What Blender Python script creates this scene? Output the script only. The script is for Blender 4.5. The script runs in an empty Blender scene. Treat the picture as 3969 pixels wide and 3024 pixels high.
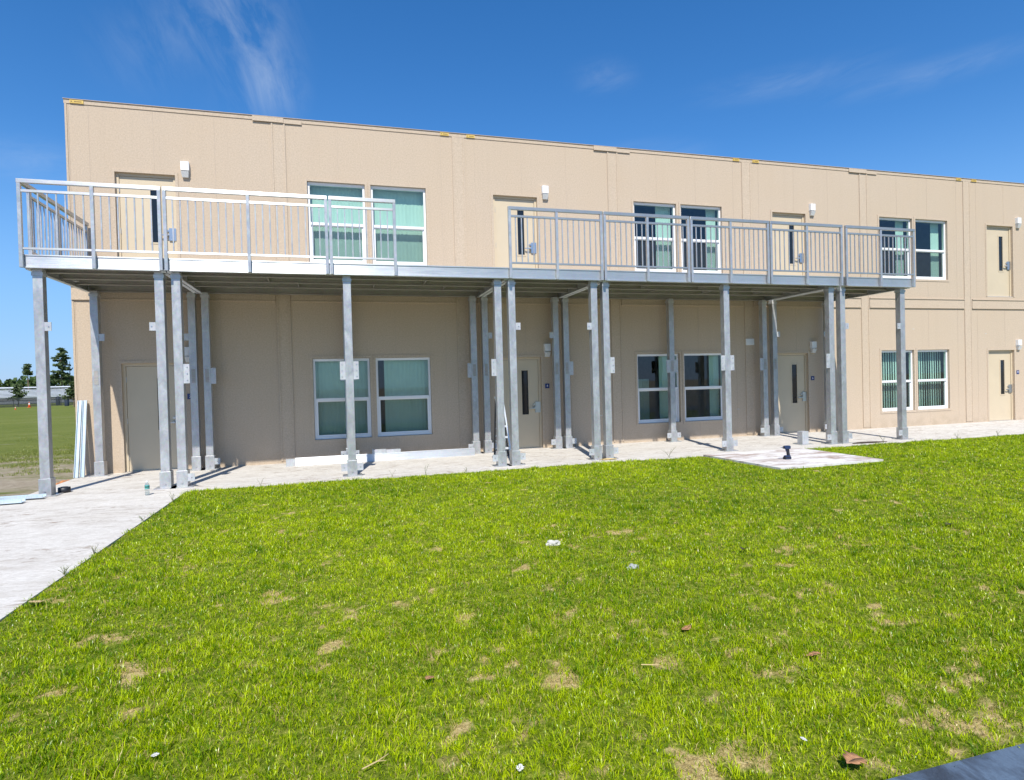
import bpy, math, random
import numpy as np
from mathutils import Vector, Matrix

random.seed(7)
rng = np.random.default_rng(11)
S = bpy.context.scene
COL = S.collection
R = math.radians

# ------------------------------------------------------------------ camera
def camera():
    yaw, pitch, roll = 0.2788, -0.0142, -0.0267
    f = Vector((math.sin(yaw)*math.cos(pitch), math.cos(yaw)*math.cos(pitch), math.sin(pitch)))
    r0 = Vector((math.cos(yaw), -math.sin(yaw), 0))
    u0 = r0.cross(f)
    r = math.cos(roll)*r0 + math.sin(roll)*u0
    u = -math.sin(roll)*r0 + math.cos(roll)*u0
    cd = bpy.data.cameras.new('camera')
    cd.sensor_fit = 'HORIZONTAL'; cd.sensor_width = 36.0
    cd.lens = 2336.33/3969*36.0
    cd.clip_start = 0.05; cd.clip_end = 3000
    c = bpy.data.objects.new('camera', cd); COL.objects.link(c)
    c.matrix_world = Matrix(((r.x, u.x, -f.x, 5.0845), (r.y, u.y, -f.y, -14.0065), (r.z, u.z, -f.z, 1.6536), (0, 0, 0, 1)))
    S.camera = c
camera()

# ------------------------------------------------------------------ light
SUN_EL, SUN_AZ = 52.3, 192.5            # azimuth clockwise from +Y
SUN_STRENGTH, SKY_STRENGTH, EXPOSURE = 4.5, 0.096, 0.46
def light():
    w = bpy.data.worlds.new('World'); S.world = w; w.use_nodes = True
    nt = w.node_tree; N = nt.nodes; L = nt.links
    bg = N['Background']; bg.inputs['Strength'].default_value = SKY_STRENGTH
    sky = N.new('ShaderNodeTexSky'); sky.sky_type = 'NISHITA'; sky.sun_disc = False
    sky.sun_elevation = R(SUN_EL); sky.sun_rotation = R(SUN_AZ)
    sky.air_density = 1.0; sky.dust_density = 0.0; sky.ozone_density = 3.5
    hsv = N.new('ShaderNodeHueSaturation'); hsv.inputs['Saturation'].default_value = 1.30; hsv.inputs['Value'].default_value = 1.20
    L.new(sky.outputs[0], hsv.inputs['Color'])
    tint = N.new('ShaderNodeMix'); tint.data_type = 'RGBA'; tint.blend_type = 'MULTIPLY'; tint.inputs[0].default_value = 1.0
    L.new(hsv.outputs[0], tint.inputs[6]); tint.inputs[7].default_value = (0.97, 0.97, 1.05, 1); hsv = tint; hso = tint.outputs[2]
    tcs = N.new('ShaderNodeTexCoord'); sp = N.new('ShaderNodeSeparateXYZ'); L.new(tcs.outputs['Generated'], sp.inputs[0])
    hz = N.new('ShaderNodeMapRange'); hz.interpolation_type = 'SMOOTHSTEP'; hz.inputs['From Min'].default_value = 0.36; hz.inputs['From Max'].default_value = 0.0
    hz.inputs['To Max'].default_value = 0.80; L.new(sp.outputs['Z'], hz.inputs['Value'])
    low = N.new('ShaderNodeMix'); low.data_type = 'RGBA'; L.new(hz.outputs[0], low.inputs[0]); L.new(hso, low.inputs[6]); low.inputs[7].default_value = (1.85, 3.7, 6.8, 1)
    # thin cirrus, laid out in world directions
    tc = N.new('ShaderNodeTexCoord')
    total = None
    for rot, scl, lo, hi, spots in (
            ((0, 0.43, 0), (11, 4, 3.6), 0.38, 0.74, [((-0.100, 0.880, 0.465), (1.15, 1, 0.62), 0.11, 0.18), ((-0.150, 0.857, 0.495), (0.8, 1, 1.0), 0.10, 0.16), ((-0.078, 0.905, 0.420), (1, 1, 1), 0.065, 0.20), ((-0.23, 0.87, 0.43), (0.8, 1, 1), 0.07, 0.10)]),
            ((0, 0.16, 0), (3.2, 3, 13), 0.36, 0.72, [((0.385, 0.812, 0.440), (0.7, 1, 1.5), 0.05, 0.13), ((0.60, 0.69, 0.40), (0.30, 0.5, 2.6), 0.07, 0.13), ((0.72, 0.585, 0.372), (0.35, 0.4, 3.0), 0.07, 0.14), ((0.45, 0.83, 0.33), (0.4, 0.5, 1.6), 0.06, 0.14), ((-0.36, 0.885, 0.29), (0.6, 1, 1.6), 0.06, 0.16)])):
        m1 = N.new('ShaderNodeMapping'); m1.inputs['Rotation'].default_value = rot; L.new(tc.outputs['Generated'], m1.inputs['Vector'])
        m2 = N.new('ShaderNodeMapping'); m2.inputs['Scale'].default_value = scl; L.new(m1.outputs[0], m2.inputs['Vector'])
        nz = N.new('ShaderNodeTexNoise'); nz.inputs['Scale'].default_value = 2.6; nz.inputs['Detail'].default_value = 10; nz.inputs['Roughness'].default_value = 0.64; nz.inputs['Distortion'].default_value = 0.5
        L.new(m2.outputs[0], nz.inputs['Vector'])
        acc = None
        for d, sc, rad, amt in spots:
            sub = N.new('ShaderNodeVectorMath'); sub.operation = 'SUBTRACT'; sub.inputs[1].default_value = d
            L.new(tc.outputs['Generated'], sub.inputs[0])
            mul = N.new('ShaderNodeVectorMath'); mul.operation = 'MULTIPLY'; mul.inputs[1].default_value = sc
            L.new(sub.outputs[0], mul.inputs[0])
            ln = N.new('ShaderNodeVectorMath'); ln.operation = 'LENGTH'; L.new(mul.outputs[0], ln.inputs[0])
            mr = N.new('ShaderNodeMapRange'); mr.interpolation_type = 'SMOOTHSTEP'
            mr.inputs['From Min'].default_value = rad; mr.inputs['From Max'].default_value = 0.0
            mr.inputs['To Min'].default_value = 0.0; mr.inputs['To Max'].default_value = amt
            L.new(ln.outputs['Value'], mr.inputs['Value'])
            if acc is None: acc = mr.outputs[0]
            else:
                ad = N.new('ShaderNodeMath'); ad.operation = 'ADD'; L.new(acc, ad.inputs[0]); L.new(mr.outputs[0], ad.inputs[1]); acc = ad.outputs[0]
        nr = N.new('ShaderNodeMapRange'); nr.inputs['From Min'].default_value = lo; nr.inputs['From Max'].default_value = hi
        L.new(nz.outputs['Fac'], nr.inputs['Value'])
        fm = N.new('ShaderNodeMath'); fm.operation = 'MULTIPLY'; fm.use_clamp = True
        L.new(acc, fm.inputs[0]); L.new(nr.outputs[0], fm.inputs[1])
        if total is None: total = fm
        else:
            ad = N.new('ShaderNodeMath'); ad.operation = 'ADD'; ad.use_clamp = True; L.new(total.outputs[0], ad.inputs[0]); L.new(fm.outputs[0], ad.inputs[1]); total = ad
    fm = total
    mx = N.new('ShaderNodeMix'); mx.data_type = 'RGBA'
    L.new(fm.outputs[0], mx.inputs[0]); L.new(low.outputs[2], mx.inputs[6]); mx.inputs[7].default_value = (5.5, 6.2, 7.0, 1)
    L.new(mx.outputs[2], bg.inputs['Color'])
    sd = bpy.data.lights.new('sun', 'SUN'); sd.energy = SUN_STRENGTH; sd.angle = R(0.53); sd.color = (1.0, 0.955, 0.88)
    so = bpy.data.objects.new('sun', sd); COL.objects.link(so)
    el, az = R(SUN_EL), R(SUN_AZ)
    to_sun = Vector((math.sin(az)*math.cos(el), math.cos(az)*math.cos(el), math.sin(el)))
    so.rotation_euler = to_sun.to_track_quat('Z', 'Y').to_euler(); so.location = to_sun*60
light()
vs = S.view_settings
S.display_settings.display_device = 'sRGB'
vs.view_transform = 'Standard'; vs.look = 'None'; vs.gamma = 1.0; vs.exposure = EXPOSURE; vs.use_curve_mapping = False
S.cycles.max_bounces = 8; S.cycles.transparent_max_bounces = 12
S.cycles.use_denoising = True

# ------------------------------------------------------------------ materials
def mat(name):
    m = bpy.data.materials.new(name); m.use_nodes = True
    return m, m.node_tree.nodes, m.node_tree.links, m.node_tree.nodes['Principled BSDF']
def ramp(N, L, fac, stops):
    r = N.new('ShaderNodeValToRGB'); e = r.color_ramp.elements
    while len(e) < len(stops): e.new(0.5)
    for i, (p, c) in enumerate(stops):
        e[i].position = p; e[i].color = (*c, 1)
    L.new(fac, r.inputs[0]); return r.outputs[0]
def noise(N, L, scale, detail=5, rough=0.55, vec=None, stretch=None, dist=0):
    if vec is None:
        vec = N.new('ShaderNodeTexCoord').outputs['Object']
    if stretch:
        mp = N.new('ShaderNodeMapping'); mp.inputs['Scale'].default_value = stretch; L.new(vec, mp.inputs['Vector']); vec = mp.outputs[0]
    n = N.new('ShaderNodeTexNoise'); n.inputs['Scale'].default_value = scale; n.inputs['Detail'].default_value = detail
    n.inputs['Roughness'].default_value = rough; n.inputs['Distortion'].default_value = dist
    L.new(vec, n.inputs['Vector']); return n.outputs['Fac']
def mixc(N, L, fac, a, b, mode='MIX'):
    m = N.new('ShaderNodeMix'); m.data_type = 'RGBA'; m.blend_type = mode
    for s, v in ((0, fac), (6, a), (7, b)):
        if hasattr(v, 'is_output'): L.new(v, m.inputs[s])
        elif isinstance(v, tuple): m.inputs[s].default_value = (*v, 1)
        else: m.inputs[s].default_value = v
    return m.outputs[2]
def rng_map(N, L, v, a, b, c=0.0, d=1.0):
    m = N.new('ShaderNodeMapRange'); m.inputs['From Min'].default_value = a; m.inputs['From Max'].default_value = b
    m.inputs['To Min'].default_value = c; m.inputs['To Max'].default_value = d; L.new(v, m.inputs['Value']); return m.outputs[0]
def bump(N, L, h, b, strength, dist):
    n = N.new('ShaderNodeBump'); n.inputs['Strength'].default_value = strength; n.inputs['Distance'].default_value = dist
    L.new(h, n.inputs['Height']); L.new(n.outputs[0], b.inputs['Normal'])

M = {}
def plain(name, col, rough=0.6, metal=0.0, var=0.12, scale=6, spec=0.5):
    m, N, L, b = mat(name)
    n = noise(N, L, scale, 6)
    c0 = tuple(x*(1-var) for x in col); c1 = tuple(min(1, x*(1+var)) for x in col)
    L.new(ramp(N, L, n, [(0.3, c0), (0.7, c1)]), b.inputs['Base Color'])
    b.inputs['Roughness'].default_value = rough; b.inputs['Metallic'].default_value = metal
    b.inputs['Specular IOR Level'].default_value = spec
    M[name] = m; return m

def stucco(name, col, streak=True):
    m, N, L, b = mat(name)
    fine = noise(N, L, 34, 5, 0.85)
    c = ramp(N, L, fine, [(0.32, tuple(x*0.78 for x in col)), (0.5, col), (0.68, tuple(min(1, x*1.18) for x in col))])
    big = noise(N, L, 0.5, 5, 0.6)
    c = mixc(N, L, rng_map(N, L, big, 0.3, 0.7, 0.0, 0.35), c, tuple((col[0]*1.0, col[1]*0.95, col[2]*0.86)))
    vs_ = noise(N, L, 1.0, 6, 0.6, stretch=(5.0, 5.0, 0.25))
    c = mixc(N, L, rng_map(N, L, vs_, 0.5, 0.8, 0, 0.14), c, tuple(x*0.72 for x in col))
    sep = N.new('ShaderNodeSeparateXYZ'); L.new(N.new('ShaderNodeTexCoord').outputs['Object'], sep.inputs[0])
    splash = N.new('ShaderNodeMath'); splash.operation = 'MULTIPLY'
    L.new(rng_map(N, L, sep.outputs['Z'], 0.35, 0.0, 0.0, 1.0), splash.inputs[0])
    L.new(rng_map(N, L, noise(N, L, 3.5, 5), 0.42, 0.68, 0, 0.5), splash.inputs[1])
    c = mixc(N, L, splash.outputs[0], c, (0.30, 0.235, 0.16))
    L.new(c, b.inputs['Base Color']); b.inputs['Roughness'].default_value = 0.85; b.inputs['Specular IOR Level'].default_value = 0.25
    bump(N, L, noise(N, L, 42, 5, 0.8), b, 0.55, 0.012)
    M[name] = m
stucco('stucco', (0.508, 0.410, 0.308))
stucco('trim_paint', (0.513, 0.417, 0.316))
plain('sealant', (0.45, 0.365, 0.28), 0.7, var=0.1)
plain('door_paint', (0.57, 0.47, 0.325), 0.45, var=0.03, scale=2)
plain('vinyl', (0.80, 0.80, 0.80), 0.35, var=0.02)
plain('white_plastic', (0.78, 0.78, 0.77), 0.35, var=0.03)
plain('lens', (0.62, 0.62, 0.6), 0.15, var=0.03)
plain('dark_rubber', (0.02, 0.02, 0.022), 0.5)
plain('dark_glass', (0.012, 0.014, 0.016), 0.06, var=0.0)
plain('interior', (0.30, 0.29, 0.27), 0.9)
plain('interior_floor', (0.12, 0.11, 0.10), 0.6)
plain('ceiling', (0.5, 0.5, 0.48), 0.9)
plain('roof_membrane', (0.6, 0.6, 0.58), 0.8)
plain('blind', (0.84, 0.84, 0.81), 0.7, var=0.03)
plain('cabinet', (0.6, 0.62, 0.6), 0.5, var=0.03)
plain('blue_plate', (0.015, 0.035, 0.16), 0.3, var=0.0)
plain('white_letter', (0.8, 0.8, 0.8), 0.4, var=0.0)
plain('yellow_label', (0.62, 0.43, 0.10), 0.5, var=0.05)
plain('label_ink', (0.16, 0.09, 0.02), 0.5, var=0.0)
plain('steel', (0.55, 0.55, 0.56), 0.3, metal=0.9, var=0.05)
plain('tool_navy', (0.016, 0.035, 0.10), 0.4, var=0.1)
plain('tool_black', (0.012, 0.013, 0.018), 0.5, var=0.1)
plain('ladder_metal', (0.72, 0.73, 0.74), 0.35, metal=0.35, var=0.05)
plain('orange_plastic', (0.72, 0.11, 0.03), 0.5, var=0.05)
plain('cone_band', (0.8, 0.8, 0.78), 0.4)
plain('brick_rag', (0.42, 0.17, 0.06), 0.8, var=0.3, scale=20)
plain('rock_white', (0.50, 0.48, 0.43), 0.9, var=0.2, scale=25)
plain('rock_grey', (0.33, 0.34, 0.34), 0.9, var=0.25, scale=25)
plain('leaf_brown', (0.36, 0.18, 0.08), 0.75, var=0.35, scale=30)
plain('leaf_dark', (0.05, 0.035, 0.025), 0.7, var=0.3, scale=30)
plain('paper', (0.6, 0.59, 0.56), 0.8)
plain('straw', (0.48, 0.36, 0.17), 0.8, var=0.2)
plain('bleacher_metal', (0.66, 0.68, 0.70), 0.45, metal=0.2, var=0.08, scale=0.5)
plain('bleacher_frame', (0.22, 0.23, 0.25), 0.6, var=0.1)
plain('fence_black', (0.03, 0.035, 0.035), 0.6)
plain('pad_navy', (0.025, 0.035, 0.06), 0.6)
plain('bark', (0.16, 0.11, 0.08), 0.9, var=0.3, scale=3)

def galv(name, c0, c1, metal=0.55, rough=0.42, stretch=(1, 1, 0.6), brushed=0.0):
    m, N, L, b = mat(name)
    n1 = noise(N, L, 9, 6, 0.65, stretch=stretch, dist=0.6)
    n2 = noise(N, L, 1.6, 5, 0.6)
    c = ramp(N, L, n1, [(0.25, c0), (0.5, tuple((x+y)/2 for x, y in zip(c0, c1))), (0.75, c1)])
    c = mixc(N, L, rng_map(N, L, n2, 0.45, 0.75, 0, 0.35), c, tuple(x*0.75 for x in c0))
    vor = N.new('ShaderNodeTexVoronoi'); vor.inputs['Scale'].default_value = 38; L.new(N.new('ShaderNodeTexCoord').outputs['Object'], vor.inputs['Vector'])
    c = mixc(N, L, 0.10, c, vor.outputs['Color'], 'SOFT_LIGHT')
    L.new(c, b.inputs['Base Color'])
    b.inputs['Metallic'].default_value = metal
    if brushed:                      # extruded along X: the gloss spreads up and down
        b.inputs['Anisotropic'].default_value = brushed
        tg = N.new('ShaderNodeCombineXYZ'); tg.inputs[1].default_value = 0.15; tg.inputs[2].default_value = 1.0; L.new(tg.outputs[0], b.inputs['Tangent'])
    L.new(rng_map(N, L, n1, 0.2, 0.8, rough-0.1, rough+0.14), b.inputs['Roughness'])
    M[name] = m
galv('galvanised', (0.37, 0.375, 0.375), (0.58, 0.585, 0.58))
galv('mill_alloy', (0.58, 0.61, 0.64), (0.74, 0.77, 0.80), metal=0.75, rough=0.46, stretch=(0.25, 1, 6), brushed=0.9)
galv('rail_bar', (0.50, 0.515, 0.53), (0.64, 0.66, 0.675), metal=0.75, rough=0.46, stretch=(0.25, 1, 6), brushed=0.9)
galv('channel_alloy', (0.50, 0.60, 0.66), (0.66, 0.74, 0.79), metal=0.3, rough=0.4, stretch=(6, 1, 0.25))
galv('rail_alloy', (0.41, 0.415, 0.415), (0.55, 0.555, 0.555), metal=0.6, rough=0.38)
galv('bracket_alloy', (0.42, 0.43, 0.44), (0.60, 0.61, 0.62), metal=0.35, rough=0.5)
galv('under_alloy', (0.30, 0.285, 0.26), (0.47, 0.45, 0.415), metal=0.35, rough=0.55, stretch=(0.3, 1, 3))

def facing_reflect(N, L, base, gain):
    lw = N.new('ShaderNodeLayerWeight'); lw.inputs['Blend'].default_value = 0.5
    pw = N.new('ShaderNodeMath'); pw.operation = 'POWER'; pw.inputs[1].default_value = 4.0; L.new(lw.outputs['Facing'], pw.inputs[0])
    m = N.new('ShaderNodeMath'); m.operation = 'MULTIPLY_ADD'; m.inputs[1].default_value = gain; m.inputs[2].default_value = base; m.use_clamp = True
    L.new(pw.outputs[0], m.inputs[0]); return m
def glass():
    m, N, L, b = mat('window_glass')
    N.remove(b)
    t = N.new('ShaderNodeBsdfTransparent'); t.inputs[0].default_value = (0.60, 0.78, 0.71, 1)
    g = N.new('ShaderNodeBsdfGlossy'); g.inputs['Roughness'].default_value = 0.015; g.inputs['Color'].default_value = (0.9, 0.95, 1, 1)
    f2 = facing_reflect(N, L, 0.07, 0.9)
    mx = N.new('ShaderNodeMixShader'); L.new(f2.outputs[0], mx.inputs[0]); L.new(t.outputs[0], mx.inputs[1]); L.new(g.outputs[0], mx.inputs[2])
    L.new(mx.outputs[0], N['Material Output'].inputs['Surface']); M['window_glass'] = m
    m, N, L, b = mat('clear_plastic')
    N.remove(b)
    t = N.new('ShaderNodeBsdfTransparent'); t.inputs[0].default_value = (0.90, 0.94, 0.95, 1)
    g = N.new('ShaderNodeBsdfGlossy'); g.inputs['Roughness'].default_value = 0.08
    f2 = facing_reflect(N, L, 0.16, 0.8)
    mx = N.new('ShaderNodeMixShader'); L.new(f2.outputs[0], mx.inputs[0]); L.new(t.outputs[0], mx.inputs[1]); L.new(g.outputs[0], mx.inputs[2])
    L.new(mx.outputs[0], N['Material Output'].inputs['Surface']); M['clear_plastic'] = m
glass()
def screen():
    m, N, L, b = mat('screen_mesh')
    b.inputs['Base Color'].default_value = (0.05, 0.055, 0.055, 1); b.inputs['Roughness'].default_value = 0.7
    t = N.new('ShaderNodeBsdfTransparent'); mx = N.new('ShaderNodeMixShader'); mx.inputs[0].default_value = 0.27
    L.new(t.outputs[0], mx.inputs[1]); L.new(b.outputs[0], mx.inputs[2]); L.new(mx.outputs[0], N['Material Output'].inputs['Surface']); M['screen_mesh'] = m
screen()

def concrete():
    m, N, L, b = mat('walk_concrete')
    n1 = noise(N, L, 2.2, 8, 0.65); n2 = noise(N, L, 40, 4, 0.7)
    c = ramp(N, L, n1, [(0.25, (0.58, 0.555, 0.51)), (0.5, (0.67, 0.645, 0.60)), (0.75, (0.74, 0.715, 0.67))])
    c = mixc(N, L, rng_map(N, L, n2, 0.3, 0.75, 0.0, 0.5), c, (0.42, 0.39, 0.34))
    st = noise(N, L, 1.8, 9, 0.75, stretch=(0.8, 2.6, 1), dist=0.5)     # broom and tyre smears
    c = mixc(N, L, rng_map(N, L, st, 0.50, 0.70, 0, 0.75), c, (0.36, 0.315, 0.265))
    c = mixc(N, L, rng_map(N, L, noise(N, L, 4.5, 7, 0.75, stretch=(0.6, 2.2, 1)), 0.46, 0.68, 0, 0.6), c, (0.46, 0.42, 0.365))
    br = noise(N, L, 7, 6, 0.8, stretch=(1.6, 5.5, 1), dist=0.4)
    c = mixc(N, L, rng_map(N, L, br, 0.46, 0.66, 0, 0.75), c, (0.38, 0.345, 0.30))
    ty = N.new('ShaderNodeMath'); ty.operation = 'MULTIPLY'
    L.new(rng_map(N, L, noise(N, L, 1.0, 7, 0.75, stretch=(3.2, 8.0, 1), dist=0.5), 0.54, 0.62, 0, 1), ty.inputs[0])
    L.new(rng_map(N, L, noise(N, L, 0.8, 3, 0.5, stretch=(0.35, 1.1, 1)), 0.44, 0.56, 0, 0.9), ty.inputs[1])
    c = mixc(N, L, ty.outputs[0], c, (0.27, 0.215, 0.17))
    pa = noise(N, L, 0.55, 4, 0.6)
    c = mixc(N, L, rng_map(N, L, pa, 0.55, 0.75, 0, 0.35), c, (0.40, 0.36, 0.30))
    L.new(c, b.inputs['Base Color']); b.inputs['Roughness'].default_value = 0.9; b.inputs['Specular IOR Level'].default_value = 0.2
    bump(N, L, noise(N, L, 60, 6, 0.7, stretch=(0.5, 2, 1)), b, 0.5, 0.008)
    M['walk_concrete'] = m
    m, N, L, b = mat('pad_concrete')
    n1 = noise(N, L, 9, 6, 0.7)
    c = ramp(N, L, n1, [(0.25, (0.56, 0.54, 0.52)), (0.75, (0.70, 0.68, 0.66))])
    st = noise(N, L, 1.5, 9, 0.72, stretch=(0.7, 2.0, 1), dist=0.7)
    c = mixc(N, L, rng_map(N, L, st, 0.47, 0.62, 0, 0.9), c, (0.25, 0.155, 0.11))
    L.new(c, b.inputs['Base Color']); b.inputs['Roughness'].default_value = 0.9
    bump(N, L, noise(N, L, 45, 6, 0.7), b, 0.4, 0.006); M['pad_concrete'] = m
    m, N, L, b = mat('blue_grey_concrete')  # dark blue-grey base colour with random streaks
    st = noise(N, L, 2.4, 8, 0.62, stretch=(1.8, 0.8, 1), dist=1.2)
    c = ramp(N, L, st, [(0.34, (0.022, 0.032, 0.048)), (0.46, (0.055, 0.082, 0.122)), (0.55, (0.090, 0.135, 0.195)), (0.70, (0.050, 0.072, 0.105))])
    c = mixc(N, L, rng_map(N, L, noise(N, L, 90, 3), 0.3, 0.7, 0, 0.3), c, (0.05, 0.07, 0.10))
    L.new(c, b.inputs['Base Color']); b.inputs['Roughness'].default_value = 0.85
    bump(N, L, noise(N, L, 120, 4), b, 0.3, 0.004); M['blue_grey_concrete'] = m
concrete()

def grounds():
    m, N, L, b = mat('field_turf')
    n1 = noise(N, L, 0.35, 8, 0.7, stretch=(0.6, 1.6, 1)); n2 = noise(N, L, 6, 6, 0.75, stretch=(1, 2.2, 1)); n3 = noise(N, L, 0.05, 5, 0.6)
    c = ramp(N, L, n2, [(0.28, (0.075, 0.10, 0.018)), (0.5, (0.135, 0.165, 0.034)), (0.74, (0.235, 0.24, 0.085))])
    c = mixc(N, L, rng_map(N, L, n1, 0.42, 0.66, 0, 0.65), c, (0.20, 0.215, 0.06))
    c = mixc(N, L, rng_map(N, L, n3, 0.4, 0.65, 0, 0.45), c, (0.10, 0.135, 0.025))
    # worn sand and dirt next to the building
    sep = N.new('ShaderNodeSeparateXYZ'); L.new(N.new('ShaderNodeTexCoord').outputs['Object'], sep.inputs[0])
    near = rng_map(N, L, sep.outputs['Y'], 9.0, 2.0, 0.0, 0.26)
    ad = N.new('ShaderNodeMath'); ad.operation = 'ADD'; L.new(noise(N, L, 0.7, 7, 0.7, stretch=(0.35, 1.3, 1)), ad.inputs[0]); L.new(near, ad.inputs[1])
    c = mixc(N, L, rng_map(N, L, ad.outputs[0], 0.60, 0.74, 0, 0.95), c, ramp(N, L, noise(N, L, 7, 6, 0.7), [(0.3, (0.27, 0.22, 0.165)), (0.7, (0.43, 0.375, 0.295))]))
    L.new(c, b.inputs['Base Color']); b.inputs['Roughness'].default_value = 1.0; b.inputs['Specular IOR Level'].default_value = 0.05
    bump(N, L, noise(N, L, 14, 6, 0.75), b, 0.9, 0.06); M['field_turf'] = m
    m, N, L, b = mat('lawn_soil')
    at = N.new('ShaderNodeAttribute'); at.attribute_name = 'bare'
    n2 = noise(N, L, 60, 6, 0.75); n1 = noise(N, L, 7, 5, 0.6)
    sand = ramp(N, L, noise(N, L, 42, 6, 0.8), [(0.30, (0.12, 0.08, 0.03)), (0.5, (0.44, 0.34, 0.14)), (0.70, (0.74, 0.61, 0.31))])
    th = ramp(N, L, noise(N, L, 34, 6, 0.8), [(0.32, (0.03, 0.05, 0.006)), (0.52, (0.15, 0.20, 0.016)), (0.70, (0.46, 0.43, 0.10))])
    ad = N.new('ShaderNodeMath'); ad.operation = 'ADD'; L.new(at.outputs['Fac'], ad.inputs[0]); L.new(rng_map(N, L, n1, 0.3, 0.7, -0.2, 0.3), ad.inputs[1])
    c = mixc(N, L, rng_map(N, L, ad.outputs[0], 0.30, 0.65), th, sand)
    L.new(c, b.inputs['Base Color']); b.inputs['Roughness'].default_value = 1.0; b.inputs['Specular IOR Level'].default_value = 0.05
    bump(N, L, noise(N, L, 90, 5, 0.75), b, 0.8, 0.015); M['lawn_soil'] = m
grounds()

def leafy(name, trans=0.35, rough=0.55, attr='tint', fixed=None):
    m, N, L, b = mat(name)
    if fixed:
        colr = ramp(N, L, noise(N, L, 0.9, 4), [(0.3, fixed[0]), (0.7, fixed[1])])
    else:
        at = N.new('ShaderNodeAttribute'); at.attribute_name = attr; colr = at.outputs['Color']
    L.new(colr, b.inputs['Base Color']); b.inputs['Roughness'].default_value = rough; b.inputs['Specular IOR Level'].default_value = 0.35
    tr = N.new('ShaderNodeBsdfTranslucent')
    g = N.new('ShaderNodeMix'); g.data_type = 'RGBA'; g.blend_type = 'MULTIPLY'; g.inputs[0].default_value = 1.0
    L.new(colr, g.inputs[6]); g.inputs[7].default_value = (1.25, 1.25, 0.6, 1)
    L.new(g.outputs[2], tr.inputs[0])
    mx = N.new('ShaderNodeMixShader'); mx.inputs[0].default_value = trans
    L.new(b.outputs[0], mx.inputs[1]); L.new(tr.outputs[0], mx.inputs[2]); L.new(mx.outputs[0], N['Material Output'].inputs['Surface'])
    M[name] = m
leafy('grass_blade', 0.32, 0.30)
leafy('pine_needles', 0.15, 0.7, fixed=((0.045, 0.080, 0.030), (0.12, 0.155, 0.06)))
leafy('wood_leaves', 0.2, 0.8, fixed=((0.035, 0.075, 0.020), (0.10, 0.145, 0.04)))
leafy('weed_leaf', 0.3, 0.6, fixed=((0.10, 0.15, 0.03), (0.30, 0.28, 0.12)))

# ------------------------------------------------------------------ mesh helpers
class MB:
    def __init__(s): s.v = []; s.f = []
    def quad(s, a, b, c, d):
        i = len(s.v); s.v += [a, b, c, d]; s.f.append((i, i+1, i+2, i+3)); return s
    def box(s, x0, x1, y0, y1, z0, z1):
        return s.hexa([(x0, y0, z0), (x1, y0, z0), (x1, y1, z0), (x0, y1, z0), (x0, y0, z1), (x1, y0, z1), (x1, y1, z1), (x0, y1, z1)])
    def hexa(s, p):
        i = len(s.v); s.v += [tuple(q) for q in p]
        for f in ((3, 2, 1, 0), (4, 5, 6, 7), (0, 1, 5, 4), (1, 2, 6, 5), (2, 3, 7, 6), (3, 0, 4, 7)): s.f.append(tuple(i+k for k in f))
        return s
    def bar(s, a, b, w, h, up=(0, 0, 1)):
        a = Vector(a); b = Vector(b); d = (b-a).normalized(); sd = d.cross(Vector(up)).normalized(); u = sd.cross(d)
        c = [-sd*w/2-u*h/2, sd*w/2-u*h/2, sd*w/2+u*h/2, -sd*w/2+u*h/2]
        i = len(s.v); s.v += [tuple(a+k) for k in c]+[tuple(b+k) for k in c]
        for f in ((0, 1, 2, 3), (7, 6, 5, 4), (0, 4, 5, 1), (1, 5, 6, 2), (2, 6, 7, 3), (3, 7, 4, 0)): s.f.append(tuple(i+k for k in f))
        return s
    def tube(s, a, b, r0, r1=None, n=10, caps=True):
        r1 = r0 if r1 is None else r1
        a = Vector(a); b = Vector(b); d = (b-a).normalized(); q = d.to_track_quat('Z', 'Y'); i = len(s.v)
        for p, r in ((a, r0), (b, r1)):
            for k in range(n):
                t = 2*math.pi*k/n; s.v.append(tuple(p+q @ Vector((r*math.cos(t), r*math.sin(t), 0))))
        for k in range(n): s.f.append((i+k, i+(k+1) % n, i+n+(k+1) % n, i+n+k))
        if caps: s.f.append(tuple(i+k for k in reversed(range(n)))); s.f.append(tuple(i+n+k for k in range(n)))
        return s
    def lathe(s, c, prof, n=20):
        c = Vector(c); i = len(s.v)
        for r, z in prof:
            for k in range(n):
                t = 2*math.pi*k/n; s.v.append((c.x+r*math.cos(t), c.y+r*math.sin(t), c.z+z))
        for j in range(len(prof)-1):
            for k in range(n): s.f.append((i+j*n+k, i+j*n+(k+1) % n, i+(j+1)*n+(k+1) % n, i+(j+1)*n+k))
        s.f.append(tuple(i+k for k in reversed(range(n)))); e = i+(len(prof)-1)*n; s.f.append(tuple(e+k for k in range(n)))
        return s
    def prism(s, pts, y0, y1, axis='y'):
        """extrude an outline given in (x,z) along y"""
        n = len(pts); i = len(s.v)
        s.v += [(x, y0, z) for x, z in pts]+[(x, y1, z) for x, z in pts]
        s.f.append(tuple(i+k for k in range(n))); s.f.append(tuple(i+n+k for k in reversed(range(n))))
        for k in range(n): s.f.append((i+k, i+n+k, i+n+(k+1) % n, i+(k+1) % n))
        return s
def link(o): COL.objects.link(o); return o
def world_loc(o):
    l = Vector(o.location)
    while o.parent: o = o.parent; l += Vector(o.location)
    return l
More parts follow.
